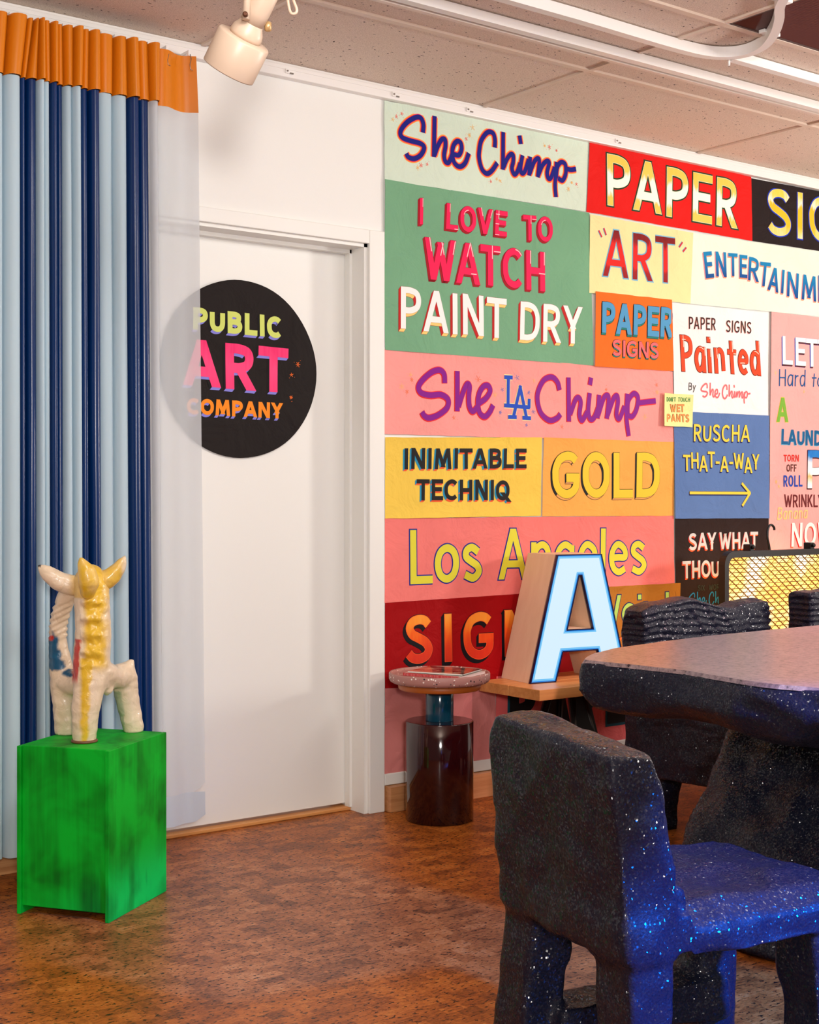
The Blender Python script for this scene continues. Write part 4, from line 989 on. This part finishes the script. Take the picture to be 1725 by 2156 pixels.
d_ = t.ramp(v, 'Distance', [(.26, (1, 1, 1, 1)), (.32, (0, 0, 0, 1))]); g_ = t.ramp(wn_, 'Value', [(.48, (0, 0, 0, 1)), (.5, (1, 1, 1, 1))])
mk = t.mix('MULTIPLY', 1.0, (d_, 'Color'), (g_, 'Color')); cs = t.ramp(wn_, 'Value', [(.5, lin((40, 32, 40))), (.66, lin((40, 32, 40))), (.68, lin((240, 225, 215))), (1.0, lin((250, 245, 238)))])
cc_ = t.mix('MIX', (mk, 2), lin((176, 124, 116)), (cs, 'Color')); t.l(cc_, 2, t.b, 'Base Color')
bm = bmesh.new(); lathe(bm, [(.150, .4885), (.168, .4895), (.177, .495), (.181, .503), (.181, .522), (.179, .526), (.175, .526), (.172, .523), (.170, .519), (.164, .5175), (.02, .517)], sc, 96); fixn(bm); obj('tray', bm, M_ter, st)
def magazine(cx, cy, z, wx, wy, th, rz, cover, label, spine, pages=(236, 230, 224)):
    root = empty('magazine', (cx, cy, z), label, 'magazine', rz=rz)
    bm = bmesh.new(); box(bm, (-wx / 2 + .002, -wy / 2 + .001, .0006), (wx / 2 - .0012, wy / 2 - .001, th - .0006), 0); obj('pages', bm, mat('pages', pages, .7), root, True)
    bm = bmesh.new(); box(bm, (-wx / 2, -wy / 2, th - .0006), (wx / 2, wy / 2, th), 0); box(bm, (-wx / 2, -wy / 2, 0), (wx / 2, wy / 2, .0006), 0); obj('cover', bm, cover, root, True)
    bm = bmesh.new()
    if spine[1]:
        for i in range(46):
            x = -wx / 2 + .004 + (wx - .008) * i / 45; box(bm, (x - .0012, -wy / 2 - .003, -.0002), (x + .0012, -wy / 2 + .004, th + .0012), 0)
        box(bm, (-wx / 2 + .002, -wy / 2 - .001, 0), (wx / 2 - .002, -wy / 2 + .0008, th), 0, 1)
    else: box(bm, (-wx / 2, -wy / 2 - .0004, 0), (wx / 2, -wy / 2 + .0006, th), 0)
    obj('spine', bm, [mat('spine', spine[0], .4), mat('spine_back', (235, 190, 190), .5)], root, True)
    return root
M_cov = mat('picture_cover', None, .18, coat=.5); t = NT(M_cov); mp = t.coord((9, 14, 9)); n = t.n('ShaderNodeTexNoise', i_Scale=1.0, i_Detail=4.0, i_Distortion=1.5); t.l(mp, 'Vector', n, 'Vector')
r = t.ramp(n, 'Fac', [(.32, lin((40, 30, 28))), (.43, lin((110, 112, 106))), (.5, lin((176, 44, 38))), (.53, lin((196, 170, 140))), (.62, lin((150, 150, 140))), (.72, lin((215, 205, 195)))]); t.l(r, 'Color', t.b, 'Base Color')
r.color_ramp.interpolation = 'CONSTANT'
magazine(.098, -.243, .5178, .228, .196, .0085, -1.18, mat('cover_white', (225, 218, 210), .3), 'red comb-bound magazine with pale pink pages, lying underneath on the speckled tray', ((196, 26, 34), True), (238, 214, 212))
magazine(.104, -.240, .5284, .212, .176, .0045, -1.10, M_cov, 'glossy magazine with a picture cover, topmost on the speckled tray', ((228, 222, 214), False))

# ------------------------------------------------------------------ bench with lit letter
bx0, bx1 = 0.425, 3.2
bench = empty('bench', (1.6, -0.215, 0), 'low oak plank bench on black trestle legs, along the sign wall', 'bench')
for y0_, y1_ in ((-.387, -.2165), (-.2135, -.045)):
    bm = bmesh.new(); box(bm, (bx0, y0_, .41), (bx1, y1_, .45), .002); fixn(bm); obj('plank', bm, M_oak, bench)
for X in (0.72, 2.4):
    for sy in (-1, 1):
        bm = bmesh.new()
        yb = -.215 + sy * .15; yt = -.215 + sy * .06
        for dx in (-.045, .045):
            tube(bm, [(X + dx * .5, yt, .405), (X + dx * 2.0, yb, .006)], .011, 10)
        vs = [bm.verts.new(p) for p in ((X - .05, yt - .004, .41), (X + .05, yt - .004, .41), (X + .08, yb - .004, .06), (X - .08, yb - .004, .06))]
        vt = [bm.verts.new(v.co + Vector((0, .008, 0))) for v in vs]
        bm.faces.new(vs); bm.faces.new(vt[::-1])
        for i in range(4): bm.faces.new((vs[i], vs[(i + 1) % 4], vt[(i + 1) % 4], vt[i]))
        box(bm, (X - .1, yb - .012, 0), (X + .1, yb + .012, .008)); fixn(bm); obj('trestle_leg', bm, M_black, bench)
# lit letter: plan axes on the bench
aO = Vector((.512, -.236, .4505)); aU = Vector((.976, -.16, 0)).normalized(); aV = Vector((.16, .976, 0)).normalized(); AH, AD = .482, .205
sign = empty('illuminated_letter', tuple(aO + aU * .225 + aV * .1), 'large glowing pale blue letter A with wooden sides, standing on the oak bench', 'sign')
out = [(0, 0), (.122, AH), (.326, AH), (.448, 0), (.340, 0), (.306, .112), (.148, .112), (.116, 0)]
inn = [(.168, .196), (.222, .40), (.232, .40), (.284, .196)]
def a3(u, z, v): return aO + aU * u + aV * v + Vector((0, 0, z))
def wall_strip(bm, loop, v0, v1, mi=0, flip=False):
    n = len(loop); A = [bm.verts.new(a3(u, z, v0)) for u, z in loop]; B = [bm.verts.new(a3(u, z, v1)) for u, z in loop]
    for i in range(n):
        f = bm.faces.new((A[i], A[(i + 1) % n], B[(i + 1) % n], B[i])); f.material_index = mi
def inset(loop, d):
    n = len(loop); ar = sum(loop[i][0] * loop[(i + 1) % n][1] - loop[(i + 1) % n][0] * loop[i][1] for i in range(n)); sg = 1 if ar > 0 else -1
    res = []
    for i in range(n):
        p0, p1, p2 = Vector(loop[i - 1]), Vector(loop[i]), Vector(loop[(i + 1) % n])
        a = (p1 - p0).normalized(); b = (p2 - p1).normalized(); na = Vector((-a.y, a.x)) * sg; nb_ = Vector((-b.y, b.x)) * sg
        m_ = (na + nb_); m_ = m_ / max(.35, m_.dot(na)); res.append(tuple(p1 + m_ * d))
    return res
bm = bmesh.new(); wall_strip(bm, out, .006, AD); wall_strip(bm, inn, .006, AD)
def fill(bm, lo, li, v, mi=0):
    A = [bm.verts.new(a3(u, z, v)) for u, z in lo]; B = [bm.verts.new(a3(u, z, v)) for u, z in li]
    es = [bm.edges.new((A[i], A[(i + 1) % len(A)])) for i in range(len(A))] + [bm.edges.new((B[i], B[(i + 1) % len(B)])) for i in range(len(B))]
    r_ = bmesh.ops.triangle_fill(bm, use_beauty=True, edges=es)
    for g in r_['geom']:
        if isinstance(g, bmesh.types.BMFace): g.material_index = mi
fill(bm, out, inn, AD); obj('side_panel', bm, M_birch, sign)['label'] = 'pale plywood sides'
bm = bmesh.new(); wall_strip(bm, out, -.004, .012); wall_strip(bm, inn, -.004, .012)
o2, i2 = inset(out, .004), inset(inn, -.004)
def ringf(bm, A_, B_, v, mi):
    A = [bm.verts.new(a3(u, z, v)) for u, z in A_]; B = [bm.verts.new(a3(u, z, v)) for u, z in B_]
    for i in range(len(A)):
        f = bm.faces.new((A[i], A[(i + 1) % len(A)], B[(i + 1) % len(B)], B[i])); f.material_index = mi
ringf(bm, out, o2, -.004, 0); ringf(bm, inn, i2, -.004, 0); obj('trim_edge', bm, mat('navy_trim', (10, 18, 60), .3), sign)
o3, i3 = inset(out, .008), inset(inn, -.008); o4, i4 = inset(out, .015), inset(inn, -.014)
def em(nm, c, s): return mat(nm, (8, 10, 14), .35, emit=c, estr=s)
bm = bmesh.new(); ringf(bm, o2, o3, -.001, 0); ringf(bm, i2, i3, -.001, 0); ringf(bm, o3, o4, -.001, 1); ringf(bm, i3, i4, -.001, 1); fill(bm, o4, i4, -.001, 2)
obj('lit_face', bm, [em('glow_edge', (40, 150, 250), .85), em('glow_mid', (120, 205, 255), 1.0), em('glow_core', (214, 239, 255), 1.1)], sign)['label'] = 'glowing pale blue acrylic face'
crd = empty('power_cord', (1.03, -.15, 0), 'thin black power cord hanging down from the bench behind the foreground chair', 'cord')
bm = bmesh.new(); tube(bm, catmull([(.93, -.03, .404), (.92, -.035, .36), (.93, -.06, .30), (.97, -.10, .18), (1.02, -.12, .08), (1.03, -.12, .006), (1.2, -.13, .006)], 8), .0045, 10)
fixn(bm); obj('cable', bm, M_black, crd)

# ------------------------------------------------------------------ glowing work lamp with mesh grille on the bench
LYY = -.24; q0 = onY(1527, 1162, LYY - .035)
wl = empty('work_lamp', (q0.x + .42, LYY, .452), 'black framed lamp glowing yellow behind a diamond wire grille, at the right edge', 'lamp')
lx0, lx1, lz0, lz1 = q0.x, q0.x + .80, .453, q0.z
def rr_loop(x0, x1, z0, z1, r, n=6):
    P = []
    for cx__, cz__, a0 in ((x1 - r, z1 - r, 0), (x0 + r, z1 - r, 90), (x0 + r, z0 + r, 180), (x1 - r, z0 + r, 270)):
        for k_ in range(n + 1):
            a = math.radians(a0 + 90 * k_ / n); P.append((cx__ + r * math.cos(a), cz__ + r * math.sin(a)))
    return P
bm = bmesh.new()
lo_, li_ = rr_loop(lx0, lx1, lz0, lz1, .055), rr_loop(lx0 + .026, lx1 - .026, lz0 + .026, lz1 - .026, .035)
def xz(bm, P, y): return [bm.verts.new((x, y, z)) for x, z in P]
A, B, C_, D_ = xz(bm, lo_, LYY - .035), xz(bm, li_, LYY - .035), xz(bm, li_, LYY + .02), xz(bm, lo_, LYY + .0)
for P1, P2 in ((A, B), (B, C_), (D_, A)):
    for i in range(len(P1)): bm.faces.new((P1[i], P1[(i + 1) % len(P1)], P2[(i + 1) % len(P2)], P2[i]))
fixn(bm); obj('housing', bm, mat('black_housing', (26, 20, 16), .45), wl)
M_glow = mat('lamp_glow', (250, 220, 150), .4); t = NT(M_glow); mp = t.coord((4.2, 1, 5)); n = t.n('ShaderNodeTexNoise', i_Scale=1.0, i_Detail=2.0); t.l(mp, 'Vector', n, 'Vector')
r = t.ramp(n, 'Fac', [(.32, lin((240, 150, 40))), (.5, lin((255, 200, 95))), (.62, lin((255, 244, 215)))]); t.l(r, 'Color', t.b, 'Emission Color'); t.b.inputs['Emission Strength'].default_value = 1.75
bm = bmesh.new(); bm.faces.new(xz(bm, rr_loop(lx0 + .024, lx1 - .024, lz0 + .024, lz1 - .024, .034), LYY + .012)); fixn(bm); obj('lens', bm, M_glow, wl)['label'] = 'glowing yellow lens'
bm = bmesh.new(); xa, xb, za, zb = lx0 + .027, lx1 - .027, lz0 + .027, lz1 - .027
def clipseg(x0, z0, x1, z1):
    t0, t1 = 0.0, 1.0
    for p, q in ((-(x1 - x0), x0 - xa), (x1 - x0, xb - x0), (-(z1 - z0), z0 - za), (z1 - z0, zb - z0)):
        if abs(p) < 1e-9:
            if q < 0: return None
        else:
            r_ = q / p
            if p < 0: t0 = max(t0, r_)
            else: t1 = min(t1, r_)
    return None if t0 >= t1 else ((x0 + (x1 - x0) * t0, z0 + (z1 - z0) * t0), (x0 + (x1 - x0) * t1, z0 + (z1 - z0) * t1))
stp = .051
for i in range(-30, 60):
    for sgn in (1, -1):
        s_ = clipseg(xa + i * stp, za if sgn > 0 else zb, xa + i * stp + 1.0 * .9, (za if sgn > 0 else zb) + sgn * 1.0 * .62)
        if s_: tube(bm, [(s_[0][0], LYY - .012, s_[0][1]), (s_[1][0], LYY - .012, s_[1][1])], .0026 if sgn < 0 else .0013, 6)
z_ = za + .012
while z_ < zb:
    tube(bm, [(xa, LYY - .014, z_), (xb, LYY - .014, z_)], .0019, 6); z_ += .017
obj('grille', bm, mat('brass_wire', (150, 104, 40), .4, .3), wl)
for px in (1573, 1700):
    q = onY(px, 1155, LYY); bm = bmesh.new(); box(bm, (q.x - .014, LYY - .03, lz1 - .004), (q.x + .014, LYY + .01, lz1 + .028), .004); lathe(bm, [(.008, 0), (.008, .012), (.004, .014)], (q.x, LYY - .028, lz1 + .016), 14, Matrix.Rotation(math.pi / 2, 3, 'X')); fixn(bm); obj('clamp', bm, M_black, wl)
bm = bmesh.new(); hk = [onY(x, y, LYY + .06) for x, y in ((1622, 1168), (1620, 1150), (1616, 1130), (1618, 1112), (1624, 1105), (1630, 1110), (1631, 1116))]
tube(bm, catmull([tuple(p) for p in hk], 6), .0055, 10); fixn(bm); obj('hanger_hook', bm, M_black, wl)

# ------------------------------------------------------------------ carved foam furniture, coated dark
def rock(name, base, rough=.5, metal=0.0, spec=.5, coat=.6, crough=.22, gl=.8, flake=.9):
    m = mat(name, base, rough, metal, coat=coat, spec=spec); t = NT(m)
    mp = t.coord((1, 1, 1)); n = t.n('ShaderNodeTexNoise', i_Scale=230.0, i_Detail=3.0, i_Roughness=.6); t.l(mp, 'Vector', n, 'Vector')
    n2 = t.n('ShaderNodeTexNoise', i_Scale=26.0, i_Detail=3.0); t.l(mp, 'Vector', n2, 'Vector')
    ad = t.n('ShaderNodeMath', operation='MULTIPLY_ADD'); t.l(n2, 'Fac', ad, 0); ad.inputs[1].default_value = 1.2; t.l(n, 'Fac', ad, 2)
    t.bump(ad, 'Value', .5 * gl, .005)
    # metal flakes in the clear coat: every grain is tilted its own way
    vo = t.n('ShaderNodeTexVoronoi', i_Scale=330.0); t.l(mp, 'Vector', vo, 'Vector')
    sub = t.n('ShaderNodeVectorMath', operation='SUBTRACT'); t.l(vo, 'Color', sub, 0); sub.inputs[1].default_value = (.5, .5, .5)
    geo = t.n('ShaderNodeNewGeometry'); ma_ = t.n('ShaderNodeVectorMath', operation='MULTIPLY_ADD'); t.l(sub, 'Vector', ma_, 0); ma_.inputs[1].default_value = (flake, flake, flake); t.l(geo, 'Normal', ma_, 2)
    nm_ = t.n('ShaderNodeVectorMath', operation='NORMALIZE'); t.l(ma_, 'Vector', nm_, 0); t.l(nm_, 'Vector', t.b, 'Coat Normal'); t.b.inputs['Coat Roughness'].default_value = crough
    return m
M_rock = rock('dark_coated_foam', (12, 16, 34), .5, 0.0, .15, .5, .16, .7, 1.0)
M_top = rock('foam_top_painted_sheen', (168, 146, 150), .34, .75, coat=.6, crough=.28, gl=.10, flake=.12)  # pale metallic colour stands in for light reflected off the dark top
t = NT(M_top); mp = t.coord((1, 1, 1)); n = t.n('ShaderNodeTexNoise', i_Scale=75.0, i_Detail=4.0, i_Roughness=.7); t.l(mp, 'Vector', n, 'Vector')
r = t.ramp(n, 'Fac', [(.33, lin((40, 34, 48))), (.42, lin((140, 122, 128))), (.6, lin((182, 160, 164)))]); t.l(r, 'Color', t.b, 'Base Color')
def hull(bm, lo, hi, seed, ch=.05, warp=None):
    """a carved block: box with irregularly cut corners and edges"""
    rnd = random.Random(seed); lo, hi = Vector(lo), Vector(hi); S_ = hi - lo; vs = []
    for ix in (0, 1):
        for iy in (0, 1):
            for iz in (0, 1):
                c = Vector((hi.x if ix else lo.x, hi.y if iy else lo.y, hi.z if iz else lo.z))
                for ax_ in range(3):
                    for rep in range(2):
                        p = c.copy()
                        for k_ in range(3):
                            sgn = -1 if (ix, iy, iz)[k_] else 1
                            a = rnd.uniform(.2, 1.0) * min(ch, S_[k_] * .42) if k_ == ax_ else rnd.uniform(0, .14) * min(ch, S_[k_] * .4)
                            p[k_] += sgn * a
                        vs.append(bm.verts.new(warp(p) if warp else p))
    bmesh.ops.convex_hull(bm, input=vs)
    bmesh.ops.delete(bm, geom=[v for v in vs if v.is_valid and not v.link_faces], context='VERTS')
def wear(me, seed, amp, strata=None, floor=None):
    nr = [v.normal.copy() for v in me.vertices]
    for v, nn in zip(me.vertices, nr):
        p = v.co.copy(); d = amp * (noise.noise(p * 9 + Vector((seed, 0, 0))) + .5 * noise.noise(p * 24) + .9 * (.4 - 2 * abs(noise.noise(p * 6 + Vector((0, seed, 0))))))
        if strata and nn.x > -.2 and (1 - abs(nn.z)) > .3 and p.z > .46:
            f = noise.noise(Vector((p.x * 4, p.y * 4, p.z * 6 + seed)))
            zz = p.z + .016 * noise.noise(Vector((p.x * 5, p.y * 5, seed))); s_ = (zz / strata[0]) % 1.0
            d += strata[1] * ((s_ ** .6) - .6) * smst(-.25, .2, f + strata[2])
        v.co = p + nn * d
        if floor is not None and v.co.z < floor + .012: v.co.z = floor
    for p in me.polygons: p.use_smooth = True
    return me
def chunk(lo, hi, seed, ch=.05, voxel=.012, amp=.006, strata=None, warp=None, extra=None):
    bm = bmesh.new(); hull(bm, lo, hi, seed, ch, warp); return wear(remeshed(bm, voxel, 1), seed, amp, strata)
def divide(me, root, m, which):
    """split one carved surface into parts by where its faces lie"""
    groups = {}
    for p in me.polygons: groups.setdefault(which(p.center, p.normal), []).append(p)
    for key in sorted(groups):
        idx = {}; vs = []; fs = []
        for p in groups[key]:
            f = []
            for vi in p.vertices:
                if vi not in idx: idx[vi] = len(vs); vs.append(me.vertices[vi].co.copy())
                f.append(idx[vi])
            fs.append(f)
        n = bpy.data.meshes.new(key[0]); n.from_pydata(vs, [], fs)
        for p in n.polygons: p.use_smooth = True
        n.normals_split_custom_set_from_vertices([me.vertices[vi].normal for vi in idx])
        obj(key[0], n, m, root, True)
    bpy.data.meshes.remove(me)
def make_chair(root, sd, wd=.40, strata=None, hb=.74, lean=.06, slo=.355, lin_=.055, vox=.0085, tilt=0.0, hump=0.0):
    """local: +x is forward, floor at z 0"""
    w2 = wd / 2; bm = bmesh.new(); xs = -.165
    hull(bm, (-.275, -w2, slo), (xs, w2, hb), sd, .055, lambda v: Vector((v.x - lean * max(0, v.z - .42) / .3 + .012 * (v.z < .45), v.y * (1 - .05 * (v.z > .6)), v.z)))
    hull(bm, (-.272, -w2, slo), (.27, w2, .455), sd + 1, .05 if slo > .3 else .15)
    hull(bm, (xs - .05, -w2 + .02, .42), (xs + .04, w2 - .02, .50), sd + 12, .06)
    for i, (x, y) in enumerate(((-.215, -1), (-.215, 1), (.19, -1), (.19, 1))):
        yy = y * (w2 - lin_)
        hull(bm, (x - .045, yy - .05, 0), (x + .05, yy + .05, .42), sd + 2 + i, .035, lambda v, y=y, x=x: Vector((v.x + (-.05 if x < 0 else .03) * (.36 - v.z), v.y + y * .07 * (.36 - v.z), v.z)))
    hull(bm, (-.2, w2 - .12, .13), (.2, w2 - .02, .215), sd + 8, .03)
    me = wear(remeshed(bm, vox, 1), sd, .0075, strata, 0.0)
    for v in me.vertices:
        c = v.co
        if .37 < c.z < .5 and c.x > -.13: c.z -= .6 * max(0, .05 + .012 * noise.noise(Vector((c.x * 14, sd, 0))) - (c.y + w2)) * smst(.37, .43, c.z)
        if c.z > .55: c.z += tilt * c.y * smst(.55, .68, c.z) + hump * noise.noise(Vector((c.y * 5, sd * 1.7, 0))) * smst(.6, .74, c.z)
    def which(c, n):
        if c.z > .47 and c.x < .02: return ('backrest', 0)
        if c.z < slo + .005:
            if abs(c.x) < .135 and .125 < c.z < .225 and c.y > 0: return ('stretcher', 0)
            if c.z < slo - .01: return ('leg', 1 + (c.x > 0) * 2 + (c.y > 0))
        return ('seat', 0)
    divide(me, root, M_rock, which)
ch1 = empty('carved_chair', (-1.075, -2.415, 0), 'dark carved chair in the foreground, seen from behind with blue light on its side', 'chair', 'carved chairs around the table', rz=-.14)
make_chair(ch1, 11, lean=.02, tilt=.085, slo=.385)
STR = (.022, .015, .3)
ch2 = empty('carved_chair', (.835, -1.02, 0), 'dark carved chair across the table, in front of the ochre sign', 'chair', 'carved chairs around the table', rz=-math.pi / 2)
make_chair(ch2, 31, .71, STR, .768, .02, .20, .16, .007, -.03, .035)
ch3 = empty('carved_chair', (1.575, -1.13, 0), 'dark carved chair across the table, in front of the glowing lamp', 'chair', 'carved chairs around the table', rz=-math.pi / 2)
make_chair(ch3, 52, .66, STR, .815, .02, .20, .16, .007, 0.0, .035)
# table
TZ = .735
near = [onZ(x, y, TZ).xy for x, y in ((1225, 1392), (1330, 1402), (1440, 1415), (1560, 1435), (1640, 1445), (1725, 1453))]
far = [onZ(x, y, TZ).xy for x, y in ((1725, 1318), (1600, 1330), (1500, 1340), (1400, 1352), (1300, 1366), (1246, 1378))]
ring = list(near) + [Vector((-.46, -2.7)), Vector((-.3, -3.1)), Vector((.5, -3.3)), Vector((1.2, -3.1)), Vector((1.5, -2.4)), Vector((1.45, -1.7)), Vector((1.2, -1.25))] + list(far)
ctr = Vector((.5, -2.2))
tb = empty('carved_table', (.5, -2.2, 0), 'large dark carved table with a glossy flat top, at the right', 'table')
def tring(bm, k, z, jit, sd):
    rnd = random.Random(sd); return [bm.verts.new((p.x + (ctr.x - p.x) * k / max(.3, (ctr - p).length) + rnd.uniform(-jit, jit), p.y + (ctr.y - p.y) * k / max(.3, (ctr - p).length) + rnd.uniform(-jit, jit), z + rnd.uniform(-jit, jit) * .6 * (z < TZ - .001))) for p in ring]
bm = bmesh.new(); R_ = [tring(bm, .0, TZ, 0, 1), tring(bm, -.012, TZ - .03, .006, 2), tring(bm, -.01, TZ - .075, .012, 3), tring(bm, .02, TZ - .115, .014, 4), tring(bm, .14, TZ - .15, .02, 5)]
for a, b in zip(R_, R_[1:]):
    for i in range(len(a)): bm.faces.new((a[i], a[(i + 1) % len(a)], b[(i + 1) % len(b)], b[i]))
bm.faces.new(R_[0][::-1]); bm.faces.new(R_[-1]); bmesh.ops.triangulate(bm, faces=bm.faces[:])
me = remeshed(bm, .013, 1); nr = [v.normal.copy() for v in me.vertices]
for v, nn in zip(me.vertices, nr):
    tp = smst(.7, .95, nn.z); p = v.co
    v.co = p + nn * (.006 * (noise.noise(p * 8) + .6 * noise.noise(Vector((p.x * 14 + p.z * 20, p.y * 14 - p.z * 20, p.z * 8)))) * (1 - tp) + .0007 * noise.noise(p * 5) * tp)
for p in me.polygons: p.use_smooth = True
obj('slab', me, M_rock, tb)
P_ = [Vector(p) for p in ring]; Q_ = []
for i in range(len(P_)):
    for k_ in range(8):
        q = P_[i].lerp(P_[(i + 1) % len(P_)], k_ / 8); d_in = (ctr - q).normalized()
        Q_.append(q + d_in * (.004 + .006 * noise.noise(Vector((q.x * 9, q.y * 9, 1.0)))))
bm = bmesh.new(); A = [bm.verts.new((q.x, q.y, TZ + .0035)) for q in Q_]; B = [bm.verts.new((q.x - (ctr - q).normalized().x * .006, q.y - (ctr - q).normalized().y * .006, TZ - .006)) for q in Q_]
for i in range(len(A)): bm.faces.new((A[i], B[i], B[(i + 1) % len(A)], A[(i + 1) % len(A)]))
bm.faces.new(A); fixn(bm); obj('tabletop', bm, M_top, tb)
def sl(v): return Vector((v.x + .55 * v.z, v.y, v.z))
obj('pedestal', chunk((-.02, -2.1, 0), (.80, -1.5, .63), 77, .14, .016, .012, None, lambda v: Vector((v.x + .75 * (v.z - .3) * (1 if v.x < .2 else max(.2, 1 - (v.x - .2) * 2)), v.y, v.z))), M_rock, tb)
obj('pedestal', chunk((.3, -3.0, 0), (.95, -2.45, .63), 78, .12, .018, .010), M_rock, tb)
